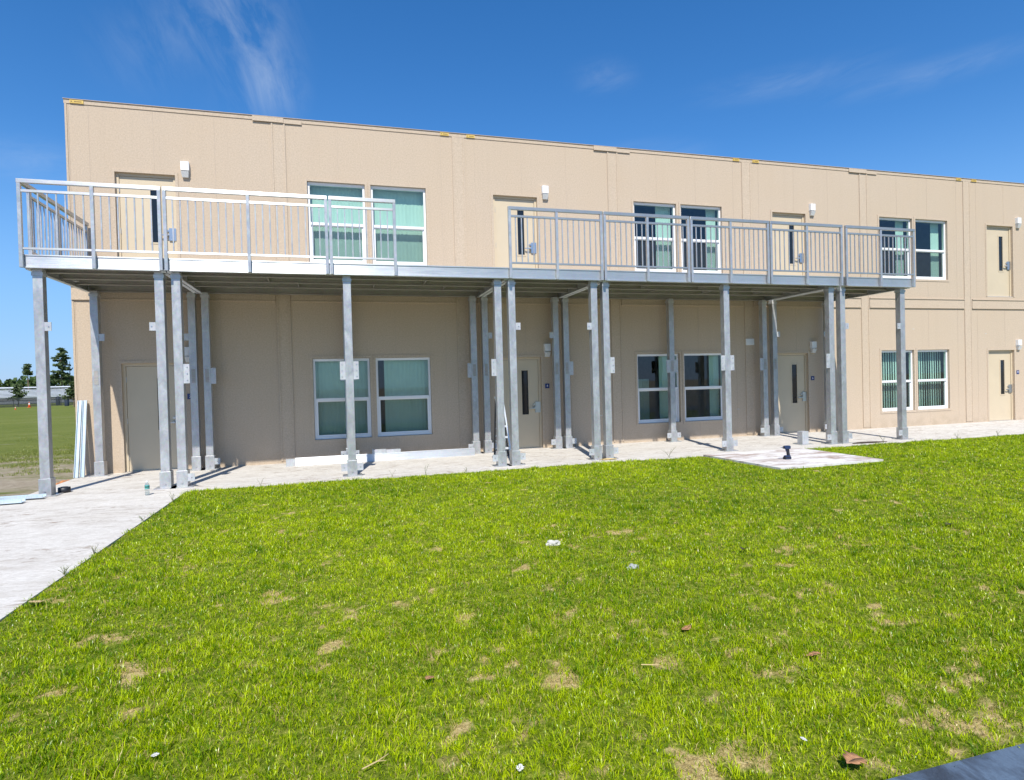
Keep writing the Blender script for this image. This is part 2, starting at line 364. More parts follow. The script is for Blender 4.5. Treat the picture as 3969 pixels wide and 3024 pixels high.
def obj(name, mb, m, parent=None, label=None, smooth=False, bevel=0):
    me = bpy.data.meshes.new(name); me.from_pydata(mb.v, [], mb.f); me.update()
    me.materials.append(M[m] if isinstance(m, str) else m)
    if smooth:
        for p in me.polygons: p.use_smooth = True
    o = link(bpy.data.objects.new(name, me))
    if parent:
        o.parent = parent; o.location = -world_loc(parent)
    if label: o['label'] = label
    if bevel:
        bv = o.modifiers.new('bevel', 'BEVEL'); bv.width = bevel; bv.segments = 2; bv.limit_method = 'ANGLE'
    return o
def thing(name, label, cat, loc=(0, 0, 0), group=None):
    o = link(bpy.data.objects.new(name, None)); o.location = loc; o.empty_display_size = 0.2
    o['label'] = label; o['category'] = cat
    if group: o['group'] = group
    return o
def tag(o, label, cat, group=None):
    o['label'] = label; o['category'] = cat
    if group: o['group'] = group
    return o
def struct(name, mb, m, kind='structure'):
    o = obj(name, mb, m); o['kind'] = kind; return o
def text(name, body, size, loc, rot, m, parent, align='CENTER'):
    cu = bpy.data.curves.new(name, 'FONT'); cu.body = body; cu.size = size; cu.align_x = align; cu.align_y = 'CENTER'; cu.extrude = 0.002
    t = link(bpy.data.objects.new(name, cu)); bpy.context.view_layer.update()
    me = bpy.data.meshes.new_from_object(t.evaluated_get(bpy.context.evaluated_depsgraph_get())); bpy.data.objects.remove(t)
    me.transform(Matrix.Translation(loc) @ Matrix.Rotation(rot, 4, 'X')); me.materials.clear(); me.materials.append(M[m])
    o = link(bpy.data.objects.new(name, me)); o.parent = parent; o.location = -world_loc(parent); return o
def vnoise(x, y, seed, f):
    """smooth value noise on numpy arrays"""
    r = np.random.default_rng(seed).random((256, 256)); x = np.asarray(x)*f; y = np.asarray(y)*f
    xi = np.floor(x).astype(int); yi = np.floor(y).astype(int); fx = x-xi; fy = y-yi
    fx = fx*fx*(3-2*fx); fy = fy*fy*(3-2*fy); g = lambda a, b: r[a % 256, b % 256]
    return (g(xi, yi)*(1-fx)+g(xi+1, yi)*fx)*(1-fy)+(g(xi, yi+1)*(1-fx)+g(xi+1, yi+1)*fx)*fy

# ------------------------------------------------------------------ ground, walks
WX0, WX1, WY, LAWN_Y0, LAWN_X1 = 0.10, 2.63, -3.04, -12.09, 46.0
struct('field', MB().quad((-1200, -300, -0.075), (1500, -300, -0.075), (1500, 1500, -0.075), (-1200, 1500, -0.075)), 'field_turf')
w = MB()
w.box(WX0, LAWN_X1, WY, 0.10, -0.14, 0.0)                    # walk along the classrooms
w.box(WX0, WX1, -40, WY-0.006, -0.14, -0.001)                # walk towards the viewer
struct('concrete_walk', w, 'walk_concrete')
pd = MB().hexa([(12.44, -5.21, -0.12), (14.77, -5.14, -0.12), (14.80, WY-0.004, -0.12), (12.33, WY-0.004, -0.12),
                (12.44, -5.21, 0.022), (14.77, -5.14, 0.022), (14.80, WY-0.004, 0.022), (12.33, WY-0.004, 0.022)])
struct('concrete_landing', pd, 'pad_concrete')
struct('blue_grey_walk', MB().box(WX1+0.004, LAWN_X1, -15.2, LAWN_Y0, -0.14, 0.004), 'blue_grey_concrete')  # concrete walk coloured dark blue-grey all over

def bare_mask(x, y):
    a = vnoise(x*0.7, y, 3, 4.6)*0.34+vnoise(x*0.8, y, 4, 10.0)*0.38+vnoise(x, y, 5, 21)*0.32
    b = vnoise(x, y, 8, 0.28)
    dist = np.hypot(x-5.08, y+14.0)
    thr = 0.756-0.05*(b-0.4)+np.clip((dist-4.5)*0.014, 0, 0.08)
    thr = thr-0.03*np.exp(-np.clip(y-LAWN_Y0, 0, None)/0.4)
    return np.clip((a-thr)/0.24+0.5, 0, 1)
def lawn():
    xs = np.arange(WX1+0.004, 24.0, 0.06); ys = np.arange(LAWN_Y0+0.004, WY-0.004, 0.06)
    xs = np.append(xs, [30, LAWN_X1]); ys = np.append(ys, WY-0.004)
    X, Y = np.meshgrid(xs, ys, indexing='ij')
    Z = -0.030+0.022*vnoise(X, Y, 21, 1.2)+0.010*vnoise(X, Y, 22, 5)
    co = np.stack([X, Y, Z], -1).reshape(-1, 3); nx, ny = X.shape
    i = np.arange(nx*ny).reshape(nx, ny); f = np.stack([i[:-1, :-1], i[1:, :-1], i[1:, 1:], i[:-1, 1:]], -1).reshape(-1, 4)
    me = bpy.data.meshes.new('lawn_ground'); me.from_pydata(co.tolist(), [], f.tolist())
    at = me.attributes.new('bare', 'FLOAT', 'POINT'); at.data.foreach_set('value', bare_mask(co[:, 0], co[:, 1]).astype(np.float32))
    me.materials.append(M['lawn_soil']); me.polygons.foreach_set('use_smooth', [True]*len(me.polygons))
    o = link(bpy.data.objects.new('lawn_ground', me)); o['kind'] = 'structure'
lawn()

# ------------------------------------------------------------------ grass blades (nobody could count them)
def blades(cx, cy, n_per, spread, hmin, hmax, wmin, wmax, lean, seedcol):
    """tufts at cx,cy; returns root xyz, direction, height, width arrays per blade"""
    n = len(cx); idx = np.repeat(np.arange(n), n_per); k = len(idx)
    ang = rng.random(k)*2*np.pi; rad = np.abs(rng.normal(0, 1, k))*spread
    x = cx[idx]+rad*np.cos(ang); y = cy[idx]+rad*np.sin(ang)
    tuft_h = rng.normal(1, 0.22, n)[idx]; h = (hmin+(hmax-hmin)*rng.random(k)**1.4)*np.clip(tuft_h, 0.5, 1.6)
    la = ang+rng.normal(0, 0.9, k); le = np.clip(rng.normal(lean, 0.25, k), 0.05, 1.3)
    return x, y, h, wmin+(wmax-wmin)*rng.random(k), la, le, idx
def build_blades(name, x, y, h, wd, la, le, tint, m, z0=-0.02):
    k = len(x); px = np.stack([np.cos(la), np.sin(la), np.zeros(k)], -1); sa = rng.random(k)*np.pi*2
    side = np.stack([np.cos(sa), np.sin(sa), np.zeros(k)], -1)*(wd/2)[:, None]
    zz = np.full(k, z0) if np.isscalar(z0) else z0
    base = np.stack([x, y, zz], -1)
    up = np.array([0, 0, 1.0]); hh = h[:, None]; l = le[:, None]
    mid = base+up*hh*0.58*np.cos(l*0.5)+px*hh*0.58*np.sin(l*0.5)
    tip = mid+up*hh*0.45*np.cos(l*1.35)+px*hh*0.45*np.sin(l*1.35)
    V = np.empty((k, 5, 3)); V[:, 0] = base-side; V[:, 1] = base+side; V[:, 2] = mid+side*0.8; V[:, 3] = mid-side*0.8; V[:, 4] = tip
    me = bpy.data.meshes.new(name); o5 = np.arange(k)*5
    me.vertices.add(k*5); me.vertices.foreach_set('co', V.astype(np.float32).ravel())
    loops = np.empty((k, 7), np.int32)
    for j, q in enumerate((0, 1, 2, 3, 3, 2, 4)): loops[:, j] = o5+q
    me.loops.add(k*7); me.loops.foreach_set('vertex_index', loops.ravel())
    me.polygons.add(k*2); st = np.empty((k, 2), np.int32); st[:, 0] = np.arange(k)*7; st[:, 1] = st[:, 0]+4
    me.polygons.foreach_set('loop_start', st.ravel())
    me.update(calc_edges=True)
    at = me.attributes.new('tint', 'FLOAT_COLOR', 'POINT')
    at.data.foreach_set('color', np.repeat(np.concatenate([tint, np.ones((k, 1))], 1), 5, 0).astype(np.float32).ravel())
    me.polygons.foreach_set('use_smooth', np.ones(k*2, bool)); me.materials.append(M[m])
    return link(bpy.data.objects.new(name, me))
def grass():
    N0 = 400000
    # lawn positions: near band dense, far band sparser
    xs = rng.uniform(WX1, 24.0, N0*3); ys = rng.uniform(LAWN_Y0, WY, N0*3)
    d = np.hypot(xs-5.08, ys+14.0)
    ang = np.arctan2(xs-5.08, ys+14.0)
    vis = (ang > -0.62) & (ang < 1.12)
    dens = np.where(d < 4.5, 1300, np.where(d < 8, 820, 460))*np.where(vis, 1.0, 0.12)     # tufts per square metre
    area = (24.0-WX1)*(WY-LAWN_Y0); keep = rng.random(len(xs)) < dens*area/len(xs)
    b = bare_mask(xs, ys); keep &= rng.random(len(xs)) > b*0.90
    inpad = (xs > 12.28) & (xs < 14.86) & (ys > -5.26); keep &= ~inpad
    xs, ys, d = xs[keep], ys[keep], d[keep]
    x, y, h, wd, la, le, idx = blades(xs, ys, 9, 0.022, 0.020, 0.055, 0.0025, 0.0047, 0.72, None)
    dd = d[idx]; wd = wd*np.clip(0.7+dd/9, 1.0, 2.0)
    big = vnoise(x, y, 31, 0.7); med = vnoise(x, y, 32, 3.0)
    h *= 0.62+0.70*med*vnoise(x, y, 34, 7.0)/0.55
    ok = ((x > WX1-0.05) & (y < WY+0.04) & (y > LAWN_Y0-0.03) & ~((x > 12.36) & (x < 14.79) & (y > -5.18)))
    tuft_t = rng.normal(0, 0.28, len(xs))[idx]
    t = np.clip(rng.normal(0.46, 0.22, len(x))+0.45*(big-0.5)+0.5*(vnoise(x, y, 33, 6.0)-0.5)+tuft_t, 0, 1)[:, None]
    g0 = np.array([0.092, 0.205, 0.002]); g1 = np.array([0.520, 0.625, 0.004])
    tint = g0*(1-t)+g1*t
    dry = rng.random(len(x)) < 0.05+0.16*np.clip(bare_mask(x, y)*1.5+0.9*(vnoise(x, y, 36, 5.0)-0.55), 0, 1)
    tint[dry] = np.array([0.52, 0.41, 0.14])*rng.uniform(0.6, 1.15, dry.sum())[:, None]
    z = -0.030+0.022*vnoise(x, y, 21, 1.2)+0.010*vnoise(x, y, 22, 5)-0.002
    o = build_blades('lawn_grass', x[ok], y[ok], h[ok], wd[ok], la[ok], le[ok], tint[ok], 'grass_blade', z[ok])
    o['kind'] = 'stuff'; o['label'] = 'short bright green lawn grass with worn straw coloured patches'; o['category'] = 'grass'
    # dry straw lying in the bare spots
    n = 200000; sx = rng.uniform(WX1, 16, n); sy = rng.uniform(LAWN_Y0, -6.0, n); kp = rng.random(n) < 0.12+0.88*bare_mask(sx, sy)
    sx, sy = sx[kp], sy[kp]; k = len(sx)
    tint = np.array([0.60, 0.45, 0.18])*rng.uniform(0.45, 1.2, k)[:, None]
    o = build_blades('dry_straw', sx, sy, rng.uniform(0.015, 0.045, k), rng.uniform(0.0015, 0.003, k), rng.random(k)*6.28, rng.uniform(1.2, 1.9, k), tint, 'grass_blade',
                     -0.024+0.022*vnoise(sx, sy, 21, 1.2)+0.010*vnoise(sx, sy, 22, 5))
    o['kind'] = 'stuff'; o['label'] = 'pale dry straw strewn on bare lawn patches'; o['category'] = 'straw'
    # rough edge of the far field beside the walk
    n = 26000; fx = rng.uniform(-7, 0.0, n); fy = rng.uniform(1.2, 16, n); kp = (vnoise(fx, fy, 41, 1.3)+vnoise(fx, fy, 42, 0.4) > 0.85+rng.random(n)*0.5) & (rng.random(n) > (fy-1.0)/15.0) & ((fx < -0.08) | (fy < 0))
    fx, fy = fx[kp], fy[kp]; x, y, h, wd, la, le, idx = blades(fx, fy, 5, 0.03, 0.03, 0.08, 0.005, 0.009, 0.5, None)
    t = rng.random(len(x))[:, None]; tint = np.array([0.15, 0.20, 0.035])*(1-t)+np.array([0.34, 0.35, 0.11])*t
    o = build_blades('field_grass', x, y, h, wd, la, le, tint, 'grass_blade', -0.075)
    o['kind'] = 'stuff'; o['label'] = 'olive field grass beyond the left end of the building'; o['category'] = 'grass'
grass()

# ------------------------------------------------------------------ the building
D = 3.96; NM = 9; HT = 7.505; BX1 = NM*D; BY1 = 9.5
BLD = thing('classroom_building', 'two storey beige stucco classroom building with white framed windows and cream doors', 'building', (BX1/2, 0, 0))
DOORX = (0.829, 1.932); DOORZ = ((0.004, 2.229), (3.903, 6.126))
WINX = ((0.573, 1.806), (1.933, 3.180)); WINZ = ((0.473, 2.275), (4.386, 6.179))
openings = []
for k in range(NM):
    if k % 2 == 0:
        for z in DOORZ: openings.append((k*D+DOORX[0], k*D+DOORX[1], z[0], z[1], 'door', k))
    else:
        for z in WINZ:
            for i, wx in enumerate(WINX): openings.append((k*D+wx[0], k*D+wx[1], z[0], z[1], 'window', (k, i, z[0] > 3)))
def walls():
    mb = MB(); T = 0.16
    xs = sorted({0.0, BX1} | {o[0] for o in openings} | {o[1] for o in openings})
    zs = sorted({-0.1, HT-0.02} | {o[2] for o in openings} | {o[3] for o in openings})
    for a, b in zip(xs, xs[1:]):
        for c, d in zip(zs, zs[1:]):
            if any(o[0] <= a+1e-6 and b <= o[1]+1e-6 and o[2] <= c+1e-6 and d <= o[3]+1e-6 for o in openings): continue
            mb.quad((a, 0, c), (b, 0, c), (b, 0, d), (a, 0, d)); mb.quad((b, T, c), (a, T, c), (a, T, d), (b, T, d))
    for o in openings:
        a, b, c, d = o[:4]
        mb.quad((a, 0, c), (a, 0, d), (a, T, d), (a, T, c)); mb.quad((b, 0, d), (b, 0, c), (b, T, c), (b, T, d))
        mb.quad((a, 0, d), (b, 0, d), (b, T, d), (a, T, d)); mb.quad((a, 0, c), (a, T, c), (b, T, c), (b, 0, c))
    mb.quad((0, BY1, -0.1), (0, 0, -0.1), (0, 0, HT-0.02), (0, BY1, HT-0.02)); mb.quad((BX1, 0, -0.1), (BX1, BY1, -0.1), (BX1, BY1, HT-0.02), (BX1, 0, HT-0.02))
    mb.quad((BX1, BY1, -0.1), (0, BY1, -0.1), (0, BY1, HT-0.02), (BX1, BY1, HT-0.02))
    global WALL
    WALL = obj('wall', mb, 'stucco', BLD)
    obj('roof', MB().box(0.02, BX1-0.02, 0.02, BY1-0.02, HT-0.10, HT-0.03), 'roof_membrane', BLD)
    # inside
    it = MB(); y0, y1 = T+0.004, 6.0
    for z0, z1 in ((0.0, 3.0), (3.885, 6.9)):
        it.quad((0.2, y1, z0), (BX1-.2, y1, z0), (BX1-.2, y1, z1), (0.2, y1, z1))
        for k in range(0, NM+1, 2):
            x = min(max(k*D, 0.2), BX1-0.2); it.box(x-0.05, x+0.05, y0, y1-0.01, z0, z1)
    obj('inner_wall', it, 'interior', BLD)
    fl = MB()
    for z in (0.003, 3.888): fl.box(0.25, BX1-.25, y0, y1, z-0.15, z)
    obj('inner_floor', fl, 'interior_floor', BLD)
    ce = MB()
    for z in (2.98, 6.88): ce.box(0.25, BX1-.25, y0, y1, z, z+0.1)
    obj('inner_ceiling', ce, 'ceiling', BLD)
walls()
def trims():
    lines = MB()
    for k in range(0, NM+1):
        x = k*D
        if k == 0: a, b = -0.002, 0.035
        elif k == NM: a, b = x-0.1, x
        else: a, b = x-0.115, x+0.135
        odd = k % 2 == 1
        mb = MB(); mb.box(a, b, -0.012 if not odd else -0.008, 0.02, 0.05, HT-0.085)
        for e in ([a, b] if 0 < k < NM else []):
            mb.box(e-0.016, e+0.016, -0.020, 0.01, 0.05, HT-0.085)
        obj('joint_batten', mb, 'trim_paint', BLD)
        # sealant lines
        sl = MB()
        for e in ([a, b] if 0 < k < NM else [b]):
            s = -1 if e == a and k else 1
            sl.box(e+s*0.021-0.004, e+s*0.021+0.004, -0.004, 0.004, 0.06, 3.52); sl.box(e+s*0.021-0.004, e+s*0.021+0.004, -0.004, 0.004, 3.83, HT-0.09)
        lines.v += sl.v; lines.f += [tuple(i+len(lines.v)-len(sl.v) for i in f) for f in sl.f]
    seams = MB()
    for k in range(NM):
        for j in range(3):
            x = k*D+((0.40+1.152*j) if k % 2 == 0 else (1.24+1.155*j))
            lo = 0.06; segs = [(0.06, 3.52), (3.83, HT-0.09)]
            for o in openings:
                if o[0]-0.02 < x < o[1]+0.02:
                    ns = []
                    for s0, s1 in segs:
                        if o[2] > s0 and o[3] < s1: ns += [(s0, o[2]-0.06), (o[3]+0.06, s1)]
                        elif o[2] <= s0 < o[3] < s1: ns.append((o[3]+0.06, s1))
                        else: ns.append((s0, s1))
                    segs = ns
            for s0, s1 in segs:
                if s1-s0 > 0.1: seams.box(x-0.0035, x+0.0035, -0.003, 0.003, s0, s1)
    n0 = len(lines.v); lines.v += seams.v; lines.f += [tuple(i+n0 for i in f) for f in seams.f]
    me = WALL.data; v = [tuple(p.co) for p in me.vertices]; f = [tuple(p.vertices) for p in me.polygons]; k = len(v); nf = len(f)
    me.clear_geometry(); me.from_pydata(v+lines.v, [], f+[tuple(i+k for i in q) for q in lines.f]); me.update(); me.materials.append(M['sealant'])
    for p in me.polygons[nf:]: p.material_index = 1
    # belly band
    for k in range(NM):
        a, b = k*D+(0.17 if k else 0.0), (k+1)*D-(0.15 if k < NM-1 else 0)
        mb = MB(); mb.box(a, b, -0.024, 0.02, 3.545, 3.785); mb.box(a, b, -0.044, 0.02, 3.785, 3.812); mb.box(a, b, -0.036, 0.02, 3.518, 3.545)
        obj('belly_band', mb, 'trim_paint', BLD)
    # roof edge
    mb = MB(); mb.box(-0.012, BX1+0.012, -0.013, 0.06, HT-0.082, HT); mb.box(-0.012, 0.06, 0.06, BY1, HT-0.082, HT)
    obj('roof_edge', mb, 'trim_paint', BLD)
    dk = MB().box(-0.024, BX1+0.024, -0.030, 0.05, HT+0.001, HT+0.010)
    obj('roof_flashing', dk, 'sealant', BLD)
    for k in range(1, NM, 2):
        x = k*D; mb = MB(); mb.box(x-0.50, x+0.13, -0.030, -0.0205, HT-0.105, HT-0.004); mb.box(x+0.135, x+0.50, -0.026, -0.0205, HT-0.118, HT-0.03)
        mb.box(x-0.50, x+0.13, -0.038, -0.030, HT-0.112, HT-0.092)
        obj('joint_cap', mb, 'trim_paint', BLD)
    for k in range(0, NM, 2):
        for s in (-1, 1):
            if k == 0 and s < 0: continue
            c = k*D+(0.215 if k == 0 else (0.005+s*0.31)); wd = 0.12 if k == 0 else 0.10
            p = obj('label_plate', MB().box(c-wd, c+wd, -0.026, -0.0135, HT-0.075, HT-0.012), 'yellow_label', BLD)
            ink = MB(); ink.box(c-wd*0.85, c-wd*0.6, -0.0275, -0.026, HT-0.052, HT-0.034)
            xx = c-wd*0.35
            for j in range(6):
                ww = wd*0.13; ink.box(xx, xx+ww, -0.0275, -0.026, HT-0.055, HT-0.032); xx += ww*1.45
            obj('ink_mark', ink, 'label_ink', p)
trims()
def casing(mb, a, b, c, d, bottom):
    e = 0.055; y0, y1 = -0.012, 0.004
    mb.box(a-e, b+e, y0, y1, d, d+e)
    mb.box(a-e, a, y0, y1, c-(e if bottom else 0), d); mb.box(b, b+e, y0, y1, c-(e if bottom else 0), d)
    if bottom: mb.box(a, b, y0, y1, c-e, c)
def door(a, b, c, d, upper, k):
    mb = MB(); casing(mb, a, b, c, d, False)
    obj('door_casing', mb, 'trim_paint', BLD)
    fr = MB(); fy0, fy1 = 0.058, 0.15; t = 0.055
    fr.box(a, a+t, fy0, fy1, c, d-t); fr.box(b-t, b, fy0, fy1, c, d-t); fr.box(a, b, fy0, fy1, d-t, d)
    obj('door_frame', fr, 'door_paint', BLD)
    la, lb, lt, lz = a+t+0.005, b-t-0.005, d-t-0.006, c+0.012
    gx0, gx1 = la+(lb-la)*0.545, la+(lb-la)*0.755; gz0, gz1 = lz+0.80, lz+1.92
    y0, y1 = 0.078, 0.122
    lf = MB(); lf.box(la, gx0, y0, y1, lz, lt); lf.box(gx1, lb, y0, y1, lz, lt); lf.box(gx0, gx1, y0, y1, gz1, lt); lf.box(gx0, gx1, y0, y1, lz, gz0)
    dr = obj('door', lf, 'door_paint', BLD)
    g = MB().box(gx0+0.02, gx1-0.02, y0+0.012, y0+0.02, gz0+0.02, gz1-0.02); obj('door_window', g, 'dark_glass', dr)
    gf = MB()
    gf.box(gx0-0.012, gx0+0.02, y0-0.008, y1, gz0-0.012, gz1+0.012); gf.box(gx1-0.02, gx1+0.012, y0-0.008, y1, gz0-0.012, gz1+0.012)
    gf.box(gx0+0.02, gx1-0.02, y0-0.008, y1, gz1-0.02, gz1+0.012); gf.box(gx0+0.02, gx1-0.02, y0-0.008, y1, gz0-0.012, gz0+0.02)
    obj('window_stop', gf, 'door_paint', dr)
    h = MB(); hx = lb-0.065; hz = lz+0.99
    h.box(hx-0.035, hx+0.10, y0-0.030, y0-0.002, hz-0.13, hz+0.13)       # guard plate over the latch
    h.tube((hx-0.06, y0, hz-0.02), (hx-0.06, y0-0.07, hz-0.02), 0.028, 0.022)
    h.bar((hx-0.065, y0-0.065, hz-0.02), (hx-0.20, y0-0.06, hz-0.025), 0.022, 0.022)
    h.tube((hx-0.06, y0, hz+0.075), (hx-0.06, y0-0.025, hz+0.075), 0.026, 0.024)
    obj('handle', h, 'steel', dr)
    for hz in (lz+0.28, lz+1.03, lz+1.88):
        obj('hinge', MB().tube((la-0.006, y0-0.008, hz-0.055), (la-0.006, y0-0.008, hz+0.055), 0.011, n=8), 'steel', dr)
    obj('threshold', MB().box(a, b, 0.005, 0.15, c+0.0005, c+0.010), 'steel', dr)
    # lamp box right of the door
    lx, lz0 = (b+0.125, 6.08) if upper else (b+0.075, 2.23)
    lm = MB(); lm.box(lx, lx+0.155, -0.085, 0.0, lz0+0.14, lz0+0.32); lm.box(lx+0.01, lx+0.145, -0.030, 0.0, lz0+0.105, lz0+0.14)
    lm.box(lx+0.055, lx+0.10, -0.0875, -0.085, lz0+0.245, lz0+0.27)
    L = obj('wall_lamp', lm, 'white_plastic', BLD, bevel=0.006)
    ln = MB().hexa([(lx+0.02, -0.055, lz0), (lx+0.135, -0.055, lz0), (lx+0.135, 0, lz0), (lx+0.02, 0, lz0), (lx+0.005, -0.10, lz0+0.115), (lx+0.15, -0.10, lz0+0.115), (lx+0.15, 0, lz0+0.115), (lx+0.005, 0, lz0+0.115)])
    obj('lamp_lens', ln, 'lens', L)
    if not upper:
        num = str(2+k); sx = b+0.145; p = obj('number_plate', MB().box(sx-0.055, sx+0.055, -0.008, 0.0, 1.462, 1.578), 'blue_plate', BLD, label='small blue room plate reading %s' % num)
        text('numeral', num, 0.085, (sx, -0.009, 1.52), R(90), 'white_letter', p)
def blinds(parent, x0, x1, z0, z1, ang, y=0.235, pitch=0.082):
    mb = MB(); n = max(1, round((x1-x0)/pitch)); p = (x1-x0)/n
    for i in range(n):
        cx = x0+p*(i+0.5); a = ang+random.uniform(-0.10, 0.10); hw = 0.0445
        dx, dy = hw*math.cos(a), hw*math.sin(a); nx, ny = -math.sin(a)*0.006, math.cos(a)*0.006; zb = z0+random.uniform(-0.006, 0.006)
        for q in ((-1, 0), (0, 1)):
            A = (cx+dx*q[0], y+dy*q[0]); B = (cx+dx*q[1], y+dy*q[1]); o = (nx, ny)
            A2 = (A[0]+(o[0] if q[0] == 0 else 0), A[1]+(o[1] if q[0] == 0 else 0)); B2 = (B[0]+(o[0] if q[1] == 0 else 0), B[1]+(o[1] if q[1] == 0 else 0))
            mb.quad((*A2, zb), (*B2, zb), (*B2, z1), (*A2, z1))
    return obj('blind', mb, 'blind', parent)
def window(a, b, c, d, key):
    k, i, upper = key
    mb = MB(); casing(mb, a, b, c, d, True); obj('window_casing', mb, 'trim_paint', BLD)
    fy0, fy1 = 0.055, 0.13; t = 0.050; m = c+(d-c)*0.49
    fr = MB(); fr.box(a+0.004, a+t, fy0, fy1, c+0.004, d-0.004); fr.box(b-t, b-0.004, fy0, fy1, c+0.004, d-0.004)
    fr.box(a+t, b-t, fy0, fy1, d-t-0.012, d-0.004); fr.box(a+t, b-t, fy0, fy1, c+0.004, c+t+0.01)
    fr.box(a+t, b-t, fy0-0.008, fy1, m-0.028, m+0.030)                  # meeting rail
    fr.box(a+0.006, b-0.006, fy0-0.012, fy0, d-0.030, d-0.006)          # head flange
    W = obj('window', fr, 'vinyl', BLD)
    s = MB(); q = 0.036; sy0, sy1 = fy0+0.022, fy1-0.01                  # lower sash, set back
    s.box(a+t, a+t+q, sy0, sy1, c+t+0.01, m-0.028); s.box(b-t-q, b-t, sy0, sy1, c+t+0.01, m-0.028)
    s.box(a+t+q, b-t-q, sy0, sy1, c+t+0.01, c+t+0.01+q); s.box(a+t+q, b-t-q, sy0, sy1, m-0.028-0.02, m-0.028)
    obj('sash', s, 'vinyl', W)
    e = 0.001
    pn = MB(); pn.quad((a+t, fy0+0.025, m+0.03), (b-t, fy0+0.025, m+0.03), (b-t, fy0+0.025, d-t-0.012), (a+t, fy0+0.025, d-t-0.012))
    y = fy0+0.045; pn.quad((a+t+q, y, c+t+q+.01), (b-t-q, y, c+t+q+.01), (b-t-q, y, m-0.048), (a+t+q, y, m-0.048)); obj('pane', pn, 'window_glass', W)
    y = fy0+0.034; sc = MB().quad((a+t+q-.004, y, c+t+q+.006), (b-t-q+.004, y, c+t+q+.006), (b-t-q+.004, y, m-0.044), (a+t+q-.004, y, m-0.044)); obj('insect_screen', sc, 'screen_mesh', W)
    x0, x1, z0, z1 = a+0.03, b-0.03, c+0.03, d-0.02; wd = x1-x0
    if k == 1 and upper: blinds(W, x0, x1, z0, z1, 0.06)
    elif k == 1: blinds(W, x0+(0.17 if i else 0), x1, z0, z1, 0.12)
    elif k == 3: blinds(W, x1-wd*(0.37 if not i else 0.24), x1-0.02, z0, z1, -0.15, pitch=0.07)
    elif k == 5 and upper: blinds(W, x1-wd*0.27, x1-0.05, z0, z1, -0.1, pitch=0.06)
    elif k == 5: blinds(W, x0, x1, z0, z1, 0.38, pitch=0.088)
    else: blinds(W, x0, x1, z0, z1, 0.3)
for o in openings:
    if o[4] == 'door': door(*o[:4], o[2] > 3, o[5])
    else: window(*o[:4], o[5])
v = MB(); v.box(15.72, 15.97, -0.045, 0, 2.47, 2.64)
for j in range(5): v.box(15.735, 15.955, -0.055, -0.045, 2.485+j*0.03, 2.497+j*0.03)
obj('wall_vent', v, 'white_plastic', BLD)
# pale scuffs left by fixings on the ground floor wall
for x, z in ((11.50, 0.72), (11.42, 0.735), (15.45, 0.74), (21.6, 2.9), (24.5, 2.75)):
    obj('scuff_mark', MB().box(x-0.035, x+0.035, -0.003, 0.002, z-0.011, z+0.011), 'rock_white', BLD)

cab = MB(); cab.box(13.02, 13.45, 0.75, 1.25, 0.05, 1.72)
cb = thing('storage_cabinet', 'pale tall cabinet standing inside the classroom behind the dark ground floor window', 'cabinet', (13.23, 1.0, 0.003))
obj('body', MB().box(12.72, 13.12, 0.62, 1.10, 0.09, 1.62), 'cabinet', cb)
obj('door', MB().box(12.735, 12.915, 0.60, 0.62, 0.13, 1.58), 'cabinet', cb); obj('door', MB().box(12.925, 13.105, 0.60, 0.62, 0.13, 1.58), 'cabinet', cb)
obj('plinth', MB().box(12.74, 13.10, 0.64, 1.08, 0.003, 0.09), 'tool_black', cb)

# ------------------------------------------------------------------ the raised walkway
WK = thing('raised_walkway', 'grey aluminium raised walkway on paired columns with vertical bar guard rails along the upper doors', 'walkway', (9.4, -1.5, 0))
YF = -2.70; XL, XR = 0.335, 18.41; ZB, ZT = 3.66, 3.868
BAYS = [(0.335, 2.335), (2.355, 8.315), (8.335, 10.315), (10.335, 16.30), (16.385, 18.41)]
COLS = [(0.48, 1, 's'), (2.215, -1, 's'), (2.470, 1, 't'), (5.272, 0, 't'), (8.115, -1, 't'), (8.395, 1, 's'), (10.150, -1, 's'), (10.410, 1, 't'), (13.290, 0, 't'), (16.105, -1, 't'), (16.400+0.03, 1, 's'), (18.215, -1, 's')]
hw = 0.070
def bracket(col, x, s, y, z0, z1, wd=0.095):
    a = x+s*hw; b = a+s*wd; x0, x1 = min(a, b), max(a, b)
    mb = MB().box(x0, x1, y+0.004, y+0.016, z0, z1)
    mb.box(x+s*(hw-0.001)-0.004, x+s*(hw-0.001)+0.005, y+0.017, y+0.10, z0, z1)
    br = obj('bracket', mb, 'bracket_alloy', col)
    n = 1 if z1-z0 < 0.2 else 3
    hb = MB()
    for j in range(n):
        zc = z0+(z1-z0)*(j+0.5)/n; hb.tube(((x0+x1)/2+s*0.012, y+0.004, zc), ((x0+x1)/2+s*0.012, y-0.004, zc), 0.010, n=8)
    obj('bolt', hb, 'steel', col)
